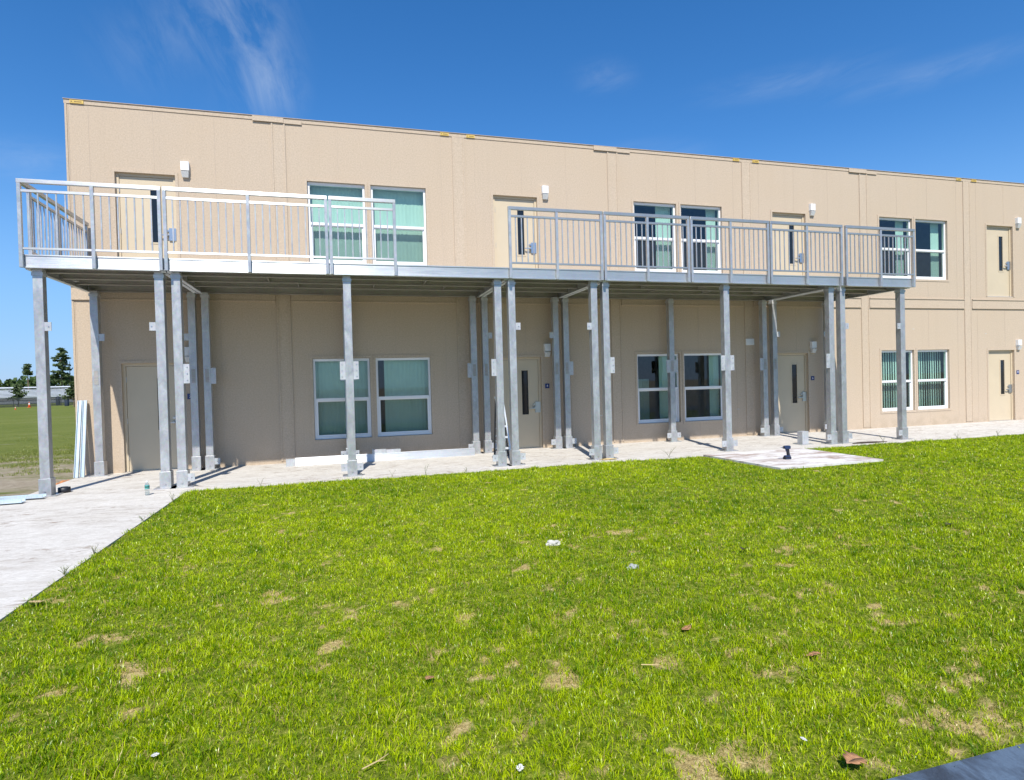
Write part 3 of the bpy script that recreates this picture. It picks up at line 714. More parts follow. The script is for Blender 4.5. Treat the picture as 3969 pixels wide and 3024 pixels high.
def column(x, side, kind, yf):
    front = yf < -1; mb = MB()
    mb.box(x-hw, x+hw, yf, yf+0.14, 0.012, ZB-0.10)
    c = obj('column', mb, 'galvanised', WK, bevel=0.006)
    sl = MB(); e = hw+0.017
    sl.box(x-e, x+e, yf-0.017, yf+0.157, 0.012, 0.285); obj('base_sleeve', sl, 'galvanised', c, bevel=0.004)
    sb = MB().tube((x, yf-0.017, 0.075), (x, yf-0.027, 0.075), 0.014, n=8); obj('bolt', sb, 'steel', c)
    bp = MB().box(x-0.17, x+0.17, yf-0.075, yf+0.215, 0.0005, 0.013); obj('base_plate', bp, 'galvanised', c)
    cp = MB(); e2 = hw+0.010; cp.box(x-e2, x+e2, yf-0.010, yf+0.150, ZB-0.105, ZB-0.050); cp.box(x-hw+0.005, x+hw-0.005, yf+0.002, yf+0.138, ZB-0.050, ZB-0.001 if front else ZB+0.0)
    obj('cap', cp, 'bracket_alloy', c)
    sides = (-1, 1) if side == 0 else (side,)
    for s in sides:
        if kind == 's': bracket(c, x, s, yf, 2.67, 2.81)
        else: bracket(c, x, s, yf, 1.77, 2.10)
        if not (x < 2.3): bracket(c, x, s, yf-0.017, 0.10, 0.23, 0.125)
    if not front and x > 0.3:
        # splice pocket in the inner columns
        pk = MB().box(x-0.035, x+0.035, yf-0.004, yf+0.001, 1.80, 2.08); obj('splice_plate', pk, 'under_alloy', c)
for x, side, kind in COLS:
    column(x, side, kind, -2.60); column(x, side, kind, -0.31)
def deck():
    rnd = random.Random(3)
    for a, b in BAYS:
        f = MB(); f.box(a, b, YF, YF+0.010, ZB, ZT)                                   # web
        f.box(a, b, YF-0.012, YF+0.07, ZB-0.0, ZB+0.018); f.box(a, b, YF-0.012, YF+0.07, ZT-0.018, ZT)
        obj('fascia_beam', f, 'mill_alloy', WK)
        j = MB()
        for y in (-2.05, -1.45, -0.85):
            j.box(a+0.05, b-0.05, y, y+0.008, ZB+0.045, ZT-0.03); j.box(a+0.05, b-0.05, y-0.03, y+0.03, ZB+0.030, ZB+0.045)
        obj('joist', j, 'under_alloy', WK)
        l = MB(); l.box(a, b, -0.115, -0.100, ZB+0.0, ZT); l.box(a, b, -0.17, -0.100, ZB-0.0, ZB+0.012); l.box(a, b, -0.17, -0.100, ZT-0.03, ZT-0.018)
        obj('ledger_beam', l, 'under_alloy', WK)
        for x, s in ((a, 1), (b, -1)):
            e = MB(); x0, x1 = sorted((x+s*0.001, x+s*0.012)); e.box(x0, x1, YF+0.071, -0.116, ZB+0.002, ZT-0.02)
            x0, x1 = sorted((x+s*0.001, x+s*0.070)); e.box(x0, x1, YF+0.072, -0.171, ZB-0.016, ZB+0.001)
            obj('end_beam', e, 'mill_alloy', WK)
        dp = MB(); n = int((b-a)/0.305)+1; st = (b-a)/n
        for i in range(n): dp.box(a+i*st+0.004, a+(i+1)*st-0.004, YF+0.075, -0.03, ZT-0.030, ZT-0.012)
        dp.box(a+0.001, (b+0.021 if b < 16 else b-0.001), YF+0.072, -0.026, ZT-0.012, ZT-0.001)
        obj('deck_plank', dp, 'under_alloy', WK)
        # web stiffeners between joists
        sf = MB(); m = max(1, int((b-a)/1.3))
        for i in range(1, m):
            x = a+(b-a)*i/m; sf.box(x-0.006, x+0.006, -2.02, -1.47, ZB+0.05, ZT-0.03); sf.box(x+0.5, x+0.512, -1.42, -0.87, ZB+0.05, ZT-0.03)
        if sf.v: obj('stiffener', sf, 'under_alloy', WK)
    lk = MB().box(0.62, 0.70, -1.62, -1.58, ZB-0.03, ZB-0.018); obj('clip', lk, 'bracket_alloy', WK)
deck()
ZR = 5.045
count = [0]; rest = MB()
def rail_section(p0, p1, posts, yc, n_each, axis='x'):
    """p0..p1 along the front; posts = list of coordinates with 'end'/'mid'"""
    fr = MB(); pw = 0.026
    if axis == 'x':
        fr.box(p0, p1, yc-0.030, yc+0.030, ZR-0.062, ZR)
        obj_f = obj('guard_rail', fr, 'rail_bar', WK, bevel=0.004)
        ps = MB()
        for p, kind in posts: obj('post', MB().box(p-pw, p+pw, yc-0.026, yc+0.026, ZB-0.004, ZR-0.063), 'rail_alloy', obj_f, bevel=0.003)
        for (a, _), (b, _) in zip(posts, posts[1:]):
            obj('middle_rail', MB().box(a+pw+.001, b-pw-.001, yc-0.019, yc+0.019, 4.842, 4.882), 'rail_bar', obj_f)
            obj('bottom_rail', MB().box(a+pw+.001, b-pw-.001, yc-0.019, yc+0.019, 3.940, 3.972), 'rail_bar', obj_f)
            n = n_each((b-a))
            for i in range(1, n+1):
                x = a+(b-a)*i/(n+1)
                if count[0] < 100: obj('baluster', MB().box(x-0.0095, x+0.0095, yc-0.0095, yc+0.0095, 3.972, 4.842), 'rail_alloy', obj_f); count[0] += 1
                else: rest.box(x-0.0095, x+0.0095, yc-0.0095, yc+0.0095, 3.972, 4.842)
    else:
        xc = yc
        fr.box(xc-0.030, xc+0.030, p0, p1, ZR-0.062, ZR); obj_f = obj('guard_rail', fr, 'rail_alloy', WK)
        for p, kind in posts: obj('post', MB().box(xc-pw, xc+pw, p-pw, p+pw, ZB-0.004, ZR-0.063), 'rail_alloy', obj_f)
        for (a, _), (b, _) in zip(posts, posts[1:]):
            obj('middle_rail', MB().box(xc-0.019, xc+0.019, a+pw+.001, b-pw-.001, 4.842, 4.882), 'rail_alloy', obj_f)
            obj('bottom_rail', MB().box(xc-0.019, xc+0.019, a+pw+.001, b-pw-.001, 3.940, 3.972), 'rail_alloy', obj_f)
            n = n_each((b-a))
            for i in range(1, n+1):
                y = a+(b-a)*i/(n+1)
                if count[0] < 100: obj('baluster', MB().box(xc-0.0095, xc+0.0095, y-0.0095, y+0.0095, 3.972, 4.842), 'rail_alloy', obj_f); count[0] += 1
                else: rest.box(xc-0.0095, xc+0.0095, y-0.0095, y+0.0095, 3.972, 4.842)
nb = lambda w: max(1, round(w/0.121)-1)
YR = YF-0.040
rail_section(XL-0.03, 2.322, [(XL, 'e'), (1.33, 'm'), (2.296, 'e')], YR, nb)
rail_section(2.350, 4.972, [(2.376, 'e'), (3.66, 'm'), (4.946, 'e')], YR, nb)
rail_section(4.992, 6.172, [(5.018, 'e'), (6.146, 'e')], YR, nb)
rail_section(8.322, 10.300, [(8.348, 'e'), (9.315, 'm'), (10.274, 'e')], YR, nb)
rail_section(XL, XL, [], YR, nb) if False else None
rail_section(10.326, 12.300, [(10.352, 'e'), (11.315, 'm'), (12.274, 'e')], YR, nb)
rail_section(12.326, 14.300, [(12.352, 'e'), (13.315, 'm'), (14.274, 'e')], YR, nb)
rail_section(YR+0.032, -0.06, [(-2.42, 'm'), (-1.40, 'm'), (-0.12, 'e')], XL, nb, 'y')
rail_section(14.326, 16.300, [(14.352, 'e'), (15.315, 'm'), (16.274, 'e')], YR, nb)
rail_section(16.390, 18.44, [(16.416, 'e'), (17.415, 'm'), (18.41, 'e')], YR, nb)
o = obj('baluster', rest, 'rail_alloy', WK); o['kind'] = 'stuff'
ep = MB().box(XL-0.04, XL+0.09, -0.060, -0.002, ZT+0.02, ZT+0.62); obj('wall_flange', ep, 'trim_paint', WK)

# ------------------------------------------------------------------ loose building material
def channel(mb, a, b, w, h, t=0.006):
    """a C channel from a to b: web and two flanges"""
    a = Vector(a); b = Vector(b); d = (b-a).normalized(); sd = d.cross(Vector((0, 0, 1)))
    if sd.length < 0.3: sd = Vector((1, 0, 0))
    sd.normalize(); u = sd.cross(d)
    mb.bar(a, b, t, h, up=u) if False else None
    mb.bar(a-sd*(w/2), b-sd*(w/2), t, h, up=u); mb.bar(a+u*(h/2-t/2), b+u*(h/2-t/2), w-t, t, up=u); mb.bar(a-u*(h/2-t/2), b-u*(h/2-t/2), w-t, t, up=u)
GRP = 'long aluminium channels left lying about'
for (x0, y0, x1, y1, lab) in ((0.115, -0.40, 0.105, -0.05, 'pale aluminium channel leaning on the wall corner, the left one of two'),
                              (0.205, -0.36, 0.190, -0.05, 'pale aluminium channel leaning on the wall corner, nearer the column')):
    mb = MB(); a = Vector((x0, y0, 0.005)); b = Vector((x1, y1, 1.50))
    mb.bar(a, b, 0.070, 0.012, up=(0, -1, 0.2)); mb.bar(a+Vector((-0.033, -0.02, 0)), b+Vector((-0.033, -0.02, 0)), 0.008, 0.040, up=(0, -1, 0.2)); mb.bar(a+Vector((0.033, -0.02, 0)), b+Vector((0.033, -0.02, 0)), 0.008, 0.040, up=(0, -1, 0.2))
    tag(obj('aluminium_channel', mb, 'channel_alloy'), lab, 'metal channel', GRP)
for (p, q, lab) in (((-2.4, -2.86, 0.03), (0.56, -2.83, 0.03), 'pale aluminium channel lying flat by the left end column foot, the farther one'),
                    ((-2.2, -3.30, 0.025), (0.42, -3.16, 0.025), 'pale aluminium channel lying flat on the walk, nearest the viewer')):
    mb = MB(); p = Vector(p); q = Vector(q)
    mb.bar(p, q, 0.13, 0.008); mb.bar(p+Vector((0, -0.06, 0.018)), q+Vector((0, -0.06, 0.018)), 0.008, 0.045); mb.bar(p+Vector((0, 0.06, 0.018)), q+Vector((0, 0.06, 0.018)), 0.008, 0.045)
    mb.v = [(x, y, max(z, 0.002)) for x, y, z in mb.v]
    tag(obj('aluminium_channel', mb, 'channel_alloy'), lab, 'metal channel', GRP)
# long beam along the foot of the wall
mb = MB(); a, b, y = 4.03, 8.0, -0.62
mb.box(a+0.12, b, y, y+0.010, 0.004, 0.150); mb.box(a+0.12, b, y-0.004, y+0.11, 0.150, 0.160); mb.box(a+0.12, b, y-0.004, y+0.11, 0.0015, 0.0035)
gb = thing('aluminium_beam', 'long pale aluminium beam lying along the foot of the wall below the left ground floor windows', 'beam', (6, -0.6, 0))
obj('channel', mb, 'mill_alloy', gb)
obj('end_block', MB().box(a-0.06, a+0.118, y-0.012, y+0.10, 0.002, 0.150), 'bracket_alloy', gb)
p = MB(); p.box(5.74, 6.02, -0.60, -0.52, 0.1605, 0.250); p.box(5.735, 5.748, -0.615, -0.50, 0.1605, 0.262)
tag(obj('loose_bracket', p, 'bracket_alloy'), 'short silver bracket with bolt holes lying on the long beam, the left one', 'bracket', 'brackets lying on the beam')
p = MB(); p.box(6.03, 6.34, -0.60, -0.588, 0.1605, 0.235); p.box(6.03, 6.34, -0.588, -0.52, 0.1605, 0.170); p.box(6.03, 6.34, -0.532, -0.52, 0.170, 0.235)
tag(obj('loose_bracket', p, 'bracket_alloy'), 'low silver trough bracket lying on the long beam, the right one', 'bracket', 'brackets lying on the beam')
st = thing('column_stub', 'short square aluminium column foot standing alone on the walk left of the front columns', 'post base', (15.5, -2.3, 0))
obj('sleeve', MB().box(15.42, 15.59, -2.38, -2.21, 0.0125, 0.305), 'bracket_alloy', st, bevel=0.004)
obj('plate', MB().box(15.34, 15.68, -2.44, -2.15, 0.0008, 0.0125), 'galvanised', st)

# step ladder behind the paired columns, half hidden
ld = thing('step_ladder', 'narrow white aluminium step ladder standing half hidden behind the paired centre columns', 'ladder', (8.45, -1.4, 0))
TOPZ = 1.30
def rail(p, q, w=0.030, h=0.022): return MB().bar(p, q, w, h, up=(0, 1, 0))
fl_, fr_ = Vector((8.325, -1.66, 0.002)), Vector((8.575, -1.66, 0.002)); tl, tr = Vector((8.34, -1.36, TOPZ)), Vector((8.485, -1.36, TOPZ))
for p, q in ((fl_, tl), (fr_, tr)): obj('side_rail', rail(p, q), 'ladder_metal', ld)
for i in range(1, 6):
    t = i/5.6; A = fl_.lerp(tl, t); B = fr_.lerp(tr, t); obj('step', MB().box(A.x+0.016, B.x-0.016, A.y-0.02, A.y+0.05, A.z-0.022, A.z+0.018), 'ladder_metal', ld)
bl, brr = Vector((8.34, -1.08, 0.002)), Vector((8.66, -1.08, 0.002)); tb = Vector((0, .05, -.05))
for p, q in ((bl, tl+tb), (brr, tr+tb)): obj('rear_leg', MB().bar(p, q, 0.028, 0.028, up=(0, 1, 0)), 'dark_rubber', ld)
br_ = MB()
for u0, u1 in ((.12, .3), (.35, .52), (.6, .75)):
    br_.bar(bl.lerp(tl+tb, u0), brr.lerp(tr+tb, u1), 0.02, 0.012, up=(0, 1, 0)); br_.bar(bl.lerp(tl+tb, u1), brr.lerp(tr+tb, u0), 0.02, 0.012, up=(0, 1, 0))
obj('cross_brace', br_, 'ladder_metal', ld)
obj('top_cap', MB().box(8.325, 8.50, -1.40, -1.27, TOPZ-0.01, TOPZ+0.035), 'ladder_metal', ld)

# impact driver on the landing
def driver(c, s=1.0):
    x, y, z = c
    t = thing('cordless_driver', 'navy and black cordless impact driver standing on its battery on the concrete landing', 'power tool', c)
    y0, y1 = y-0.033, y+0.033
    hd = MB().prism([(x-0.058, z+0.205), (x-0.035, z+0.198), (x+0.066, z+0.196), (x+0.074, z+0.215), (x+0.074, z+0.247), (x+0.062, z+0.262), (x-0.030, z+0.262), (x-0.058, z+0.252)], y0, y1)
    obj('head', hd, 'tool_navy', t, bevel=0.008)
    obj('nose', MB().tube((x-0.060, y, z+0.229), (x-0.086, y, z+0.229), 0.024, 0.017, 12), 'tool_black', t, smooth=True)
    obj('chuck', MB().tube((x-0.086, y, z+0.229), (x-0.106, y, z+0.229), 0.012, 0.011, 10), 'steel', t)
    obj('bit', MB().tube((x-0.106, y, z+0.229), (x-0.150, y, z+0.229), 0.0045, 0.004, 6), 'steel', t)
    gr = MB().prism([(x-0.012, z+0.200), (x+0.048, z+0.200), (x+0.052, z+0.150), (x+0.064, z+0.082), (x+0.060, z+0.070), (x+0.016, z+0.070), (x+0.010, z+0.095), (x+0.004, z+0.140)], y-0.020, y+0.020)
    obj('grip', gr, 'tool_black', t, bevel=0.006)
    obj('trigger', MB().prism([(x-0.026, z+0.190), (x-0.008, z+0.194), (x+0.002, z+0.150), (x-0.006, z+0.146)], y-0.011, y+0.011), 'tool_navy', t)
    obj('foot', MB().prism([(x-0.045, z+0.050), (x+0.068, z+0.050), (x+0.072, z+0.072), (x-0.020, z+0.076), (x-0.045, z+0.066)], y-0.034, y+0.034), 'tool_navy', t, bevel=0.004)
    obj('battery', MB().prism([(x-0.060, z+0.001), (x+0.078, z+0.001), (x+0.080, z+0.046), (x-0.056, z+0.049)], y-0.037, y+0.037), 'tool_black', t, bevel=0.006)
    obj('battery_strip', MB().prism([(x-0.040, z+0.014), (x+0.060, z+0.014), (x+0.060, z+0.030), (x-0.040, z+0.032)], y-0.0385, y-0.0372), 'tool_navy', t)
driver((13.285, -4.36, 0.0225))

# water bottle on the walk
wb = thing('water_bottle', 'clear plastic water bottle with a green label standing on the concrete walk', 'bottle', (2.10, -3.20, 0))
c = (2.10, -3.20, 0.001)
obj('body', MB().lathe(c, [(0.030, 0), (0.034, 0.006), (0.034, 0.02), (0.032, 0.03), (0.034, 0.042), (0.032, 0.054), (0.034, 0.068), (0.034, 0.155), (0.032, 0.168), (0.022, 0.190), (0.0135, 0.203), (0.0135, 0.212)]), 'clear_plastic', wb, smooth=True)
obj('water', MB().lathe(c, [(0.0285, 0.003), (0.0305, 0.012), (0.0305, 0.050), (0.0305, 0.0505)]), 'clear_plastic', wb, smooth=True)
plain('label_green', (0.10, 0.36, 0.32), 0.5, var=0.15, scale=40)
plain('label_dark', (0.02, 0.11, 0.09), 0.5)
lb = obj('label', MB().lathe(c, [(0.0345, 0.100), (0.0348, 0.101), (0.0348, 0.158), (0.0345, 0.159)]), 'label_green', wb, smooth=True)
obj('label_band', MB().lathe(c, [(0.0349, 0.122), (0.0352, 0.123), (0.0352, 0.145), (0.0349, 0.146)]), 'label_dark', lb, smooth=True)
obj('cap', MB().lathe(c, [(0.0155, 0.207), (0.0155, 0.224), (0.014, 0.226)]), 'white_plastic', wb)

def blob(name, c, rx, ry, rz, m, seed, rough=0.25, n=10):
    r = random.Random(seed); mb = MB(); rows = []
    import mathutils
    for i in range(n+1):
        th = math.pi*i/n
        for j in range(2*n):
            ph = math.pi*j/n; d = Vector((math.sin(th)*math.cos(ph), math.sin(th)*math.sin(ph), math.cos(th)))
            k = 1+rough*mathutils.noise.noise(d*1.7+Vector((seed*3.1, 0, 0)))*2+rough*0.5*mathutils.noise.noise(d*4+Vector((0, seed, 0)))
            mb.v.append((c[0]+rx*d.x*k, c[1]+ry*d.y*k, max(c[2]+rz*d.z*k, c[2]-rz*0.6)))
    for i in range(n):
        for j in range(2*n):
            mb.f.append((i*2*n+j, i*2*n+(j+1) % (2*n), (i+1)*2*n+(j+1) % (2*n), (i+1)*2*n+j))
    return obj(name, mb, m)
tag(blob('stone', (7.12, -8.27, 0.006), 0.080, 0.05, 0.034, 'rock_white', 3), 'white flat stone lying in the middle of the lawn', 'stone')
tag(blob('stone', (7.50, -9.26, 0.008), 0.05, 0.035, 0.026, 'rock_grey', 5), 'small grey stone in the lawn just right of the white stone', 'stone')
tag(blob('clay_lump', (0.02, -0.86, -0.045), 0.10, 0.06, 0.035, 'brick_rag', 6), 'orange brown clay lump at the walk edge behind the left end column, the nearer one', 'clay lump', 'clay lumps by the walk')
tag(blob('clay_lump', (0.0, -0.50, -0.045), 0.11, 0.05, 0.03, 'brick_rag', 9), 'orange brown clay lump at the walk edge, nearer the building corner', 'clay lump', 'clay lumps by the walk')
tag(blob('dirt_pile', (16.95, -2.75, 0.006), 0.45, 0.12, 0.010, 'leaf_dark', 12), 'thin dark dirt heap on the walk right of the paired columns', 'dirt')
tag(blob('dirt_pile', (10.32, -2.70, 0.012), 0.16, 0.06, 0.016, 'straw', 14), 'tan dirt crumbs on the base plates of the paired columns', 'dirt')
tp = thing('black_tape_roll', 'black roll lying on the walk behind the left end column', 'tape roll', (0.60, -2.28, 0))
obj('roll', MB().lathe((0.62, -2.28, 0.002), [(0.055, 0), (0.085, 0.004), (0.09, 0.03), (0.088, 0.085), (0.055, 0.09)]), 'tool_black', tp, smooth=True)
obj('core', MB().lathe((0.62, -2.28, 0.003), [(0.045, 0), (0.048, 0.0885), (0.05, 0.093), (0.042, 0.0931)]), 'dark_rubber', tp)

def leaf(c, L, W, ang, m, label, cat='leaf', seed=0, curl=0.12, group='dead leaves on the lawn'):
    r = random.Random(seed); mb = MB(); n = 11
    out = []
    for i in range(n):
        t = i/(n-1); wv = W*math.sin(math.pi*min(1, t*1.02))**0.7*(1+0.35*math.sin(i*2.4+seed))*0.5
        out.append((t*L-L/2, wv))
    ca, sa = math.cos(ang), math.sin(ang)
    def P(u, v): return (c[0]+u*ca-v*sa, c[1]+u*sa+v*ca, c[2]+0.004+curl*abs(v)*1.1+0.02*math.sin(u*30+seed)*0.5)
    for (u0, w0), (u1, w1) in zip(out, out[1:]):
        mb.quad(P(u0, 0), P(u1, 0), P(u1, w1), P(u0, w0)); mb.quad(P(u0, -w0), P(u1, -w1), P(u1, 0), P(u0, 0))
    o = obj('dead_leaf' if cat == 'leaf' else 'paper_scrap', mb, m, smooth=True)
    so = o.modifiers.new('thick', 'SOLIDIFY'); so.thickness = 0.0012
    return tag(o, label, cat, group)
leaf((7.12, -11.98, 0.02), 0.105, 0.085, 0.15, 'leaf_brown', 'large tan dead leaf beside the blue-grey walk', seed=2)
leaf((8.69, -9.17, 0.02), 0.07, 0.06, 0.6, 'leaf_dark', 'dark curled dead leaf in the right half of the lawn', seed=4, curl=0.7)
leaf((7.22, -10.54, 0.015), 0.09, 0.05, 0.4, 'leaf_brown', 'brown dead leaf in the near lawn below the grey stone', seed=5)
leaf((7.69, -11.13, 0.015), 0.085, 0.04, -0.3, 'leaf_brown', 'narrow brown dead leaf on a bare patch behind the blue-grey walk', seed=7)
leaf((11.24, -9.16, 0.015), 0.10, 0.07, 0.1, 'leaf_dark', 'dark dead leaf far right in the lawn', seed=8)
leaf((5.52, -10.67, 0.015), 0.08, 0.045, 0.9, 'leaf_brown', 'brown dead leaf near the middle of the front lawn', seed=9)
leaf((2.74, -8.42, 0.02), 0.10, 0.07, 0.5, 'straw', 'yellow tan dead leaf at the lawn edge by the left walk', seed=10)
leaf((4.24, -10.97, 0.025), 0.034, 0.03, 0.2, 'paper', 'white paper scrap in the left front of the lawn', 'paper scrap', seed=11, group='paper scraps in the grass')
leaf((5.77, -11.58, 0.025), 0.036, 0.03, 1.1, 'paper', 'white paper scrap at the bottom middle of the lawn', 'paper scrap', seed=12, group='paper scraps in the grass')
leaf((7.02, -11.80, 0.025), 0.03, 0.02, 2.3, 'paper', 'tiny white paper scrap just left of the large tan leaf', 'paper scrap', seed=13, group='paper scraps in the grass')
for x, y, a, l, lab in ((5.13, -11.36, 0.4, 0.13, 'pale dry twig at the bottom centre of the lawn'), (6.7, -10.9, -0.5, 0.10, 'pale dry twig between the leaves in the near lawn')):
    tw = MB(); p = Vector((x, y, 0.012)); dv = Vector((math.cos(a), math.sin(a), 0.06)); q = p+dv*l*0.55; e = q+Vector((math.cos(a+.3), math.sin(a+.3), -0.03))*l*0.5
    tw.tube(p, q, 0.0035, 0.003, 6); tw.tube(q, e, 0.003, 0.0018, 6); tw.tube(q, q+Vector((math.cos(a-.7), math.sin(a-.7), 0.1))*l*0.3, 0.002, 0.001, 5)
    tag(obj('twig', tw, 'straw'), lab, 'twig')
def weed(x, y, h, n, label, seed):
    r = random.Random(seed); t = thing('weed', label, 'weed', (x, y, 0), 'weeds along the walk edge')
    mb = MB()
    for i in range(n):
        a = r.uniform(0, 6.28); ln = r.uniform(0.15, 0.6); hh = h*r.uniform(0.5, 1); p = Vector((x, y, -0.02)); pts = [p]
        for j in range(3):
            p = p+Vector((math.cos(a)*ln*hh/3*(j+0.4), math.sin(a)*ln*hh/3*(j+0.4), hh/3)); pts.append(p)
        for u, v in zip(pts, pts[1:]): mb.tube(u, v, 0.0022, 0.0016, 5)
        tip = pts[-1]
        for j in range(3):
            b = r.uniform(0, 6.28); e = tip+Vector((math.cos(b), math.sin(b), 0.5))*0.05; s = Vector((-math.sin(b), math.cos(b), 0))*0.004
            mb.v += [tuple(tip-s*0.5), tuple(tip+s*0.5), tuple(e)]; k = len(mb.v); mb.f.append((k-3, k-2, k-1))
    obj('stem', mb, 'weed_leaf', t)
for i, (x, y, h, n, lab) in enumerate([(3.75, -3.02, 0.16, 3, 'thin weed on the walk edge left of the first middle column'), (5.95, -3.02, 0.14, 3, 'thin weed on the walk edge below the loose brackets'),
        (6.55, -3.03, 0.20, 4, 'tall thin weed on the walk edge right of the first middle column'), (7.3, -3.03, 0.12, 5, 'bushy weed on the walk edge left of the step ladder'),
        (11.55, -3.0, 0.26, 6, 'tall weed with seed heads on the walk edge left of the landing'), (17.1, -3.02, 0.22, 7, 'bushy weed on the walk edge before the right end column'),
        (19.3, -3.05, 0.2, 6, 'bushy weed on the walk edge right of the walkway'), (20.6, -3.06, 0.16, 6, 'low weed on the walk edge at the far right'),
        (2.62, -3.9, 0.14, 7, 'leafy weed on the left walk edge near the water bottle'), (2.62, -6.9, 0.10, 8, 'leafy weed halfway along the left walk edge'),
        (2.62, -7.6, 0.10, 8, 'leafy weed on the left walk edge near the tan leaf'), (2.62, -5.3, 0.08, 6, 'small weed on the left walk edge behind the others')]):
    weed(x, y, h, n, lab, i+50)

# ------------------------------------------------------------------ far field: fence, bleachers, cones, trees
AX = Vector((0.926, 0.377, 0)); AY = Vector((-0.377, 0.926, 0)); O = Vector((5.0845, -14.0065, -0.075))
def far(u, d):          # u along the stands, d away
    return O+AX*u+AY*d
def farbox(mb, u0, u1, d0, d1, z0, z1):
    P = [far(u0, d0), far(u1, d0), far(u1, d1), far(u0, d1)]
    return mb.hexa([(p.x, p.y, O.z+z0) for p in P]+[(p.x, p.y, O.z+z1) for p in P])
struct('field_line', farbox(MB(), -90, -7.2, 53.0, 53.16, 0.002, 0.008), 'paper')
bs = thing('bleachers', 'long pale metal bleachers with a back rail beyond the field fence', 'bleachers', tuple(far(0, 125)))
U0, U1 = -70, 45
rows = MB()
for i in range(6):
    z = 1.32+i*0.20; farbox(rows, U0, U1, 118+i*0.75, 118.5+i*0.75, z-0.05, z+0.06); 
    farbox(rows, U0, U1, 118.52+i*0.75, 118.60+i*0.75, z-0.20, z+0.04)
obj('seat_row', rows, 'bleacher_metal', bs)
fr = MB(); u = U0
while u <= U1:
    farbox(fr, u, u+0.12, 118, 118.12, 0, 0.9); farbox(fr, u, u+0.12, 122.4, 122.52, 0, 2.95); u += 3.2
farbox(fr, U0, U1, 117.9, 118.0, 0.35, 0.75); farbox(fr, U0, U1, 122.45, 122.5, 0.2, 2.2)
obj('frame', fr, 'bleacher_frame', bs)
rl = MB(); farbox(rl, U0, U1, 122.36, 122.44, 2.74, 2.92); farbox(rl, U0, U1, 122.36, 122.44, 2.48, 2.53); obj('back_rail', rl, 'bleacher_metal', bs)
fn = thing('chain_fence', 'low black chain link fence along the far edge of the playing field', 'fence', tuple(far(0, 107)))
ps = MB(); u = -60
while u <= 40:
    farbox(ps, u, u+0.08, 107, 107.08, 0, 1.30)
    u += 2.6
obj('post', ps, 'fence_black', fn)
obj('top_rail', farbox(farbox(MB(), -60, 40, 107.02, 107.07, 1.24, 1.30), -60, 40, 107.02, 107.07, 0.04, 0.10), 'fence_black', fn)
def mesh_mat():
    m, N, L, b = mat('chain_mesh')
    L.new(N.new('ShaderNodeTexCoord').outputs['Object'], (mp := N.new('ShaderNodeMapping')).inputs['Vector'])
    b.inputs['Base Color'].default_value = (0.03, 0.035, 0.035, 1)
    t = N.new('ShaderNodeBsdfTransparent'); mx = N.new('ShaderNodeMixShader')
    outs = []
    for r in (0.785, -0.785):
        mp2 = N.new('ShaderNodeMapping'); mp2.inputs['Rotation'].default_value = (0, r, 0); L.new(mp.outputs[0], mp2.inputs['Vector'])
        wv = N.new('ShaderNodeTexWave'); wv.inputs['Scale'].default_value = 6.0; L.new(mp2.outputs[0], wv.inputs['Vector'])
        g = N.new('ShaderNodeMath'); g.operation = 'GREATER_THAN'; g.inputs[1].default_value = 0.82; L.new(wv.outputs['Fac'], g.inputs[0]); outs.append(g.outputs[0])
    mxm = N.new('ShaderNodeMath'); mxm.operation = 'MAXIMUM'; L.new(outs[0], mxm.inputs[0]); L.new(outs[1], mxm.inputs[1])
    L.new(mxm.outputs[0], mx.inputs[0]); L.new(t.outputs[0], mx.inputs[1]); L.new(b.outputs[0], mx.inputs[2]); L.new(mx.outputs[0], N['Material Output'].inputs['Surface'])
    M['chain_mesh'] = m
mesh_mat()
obj('wire_mesh', farbox(MB(), -60, 40, 107.04, 107.05, 0.1, 1.24), 'chain_mesh', fn)
def cone(p, h, label):
    t = thing('traffic_cone', label, 'cone', p, 'orange cones on the field')
    obj('base', MB().box(p[0]-h*0.27, p[0]+h*0.27, p[1]-h*0.27, p[1]+h*0.27, p[2], p[2]+h*0.06), 'orange_plastic', t)
    obj('body', MB().lathe((p[0], p[1], p[2]+h*0.06), [(h*0.2, 0), (h*0.14, h*0.35), (h*0.055, h*0.9), (h*0.05, h*0.94)], 14), 'orange_plastic', t, smooth=True)
    obj('band', MB().lathe((p[0], p[1], p[2]+h*0.06), [(h*0.128, h*0.48), (h*0.086, h*0.74)], 14), 'cone_band', t)
cone((-34.3, 80.0, -0.075), 0.72, 'tall orange traffic cone with a pale band on the far field')
cone((-31.2, 69.3, -0.075), 0.34, 'small low orange cone on the far field, left of the tall one')
for p, lab in (((-34.2, 88.2, -0.075), 'dark padded post by the field fence, the left one'), ((-30.6, 81.5, -0.075), 'dark padded post by the field fence, nearest the building')):
    t = thing('padded_post', lab, 'post', p, 'dark padded posts by the fence')
    obj('pad', MB().lathe(p, [(0.24, 0), (0.26, 0.05), (0.26, 1.22), (0.22, 1.28)], 14), 'pad_navy', t, smooth=True)
    obj('strap', MB().lathe((p[0], p[1], p[2]+0.8), [(0.262, 0), (0.268, 0.01), (0.268, 0.08), (0.262, 0.09)], 14), 'tool_black', t)
    obj('cap', MB().lathe((p[0], p[1], p[2]+1.285), [(0.21, 0), (0.08, 0.06)], 14), 'tool_black', t)

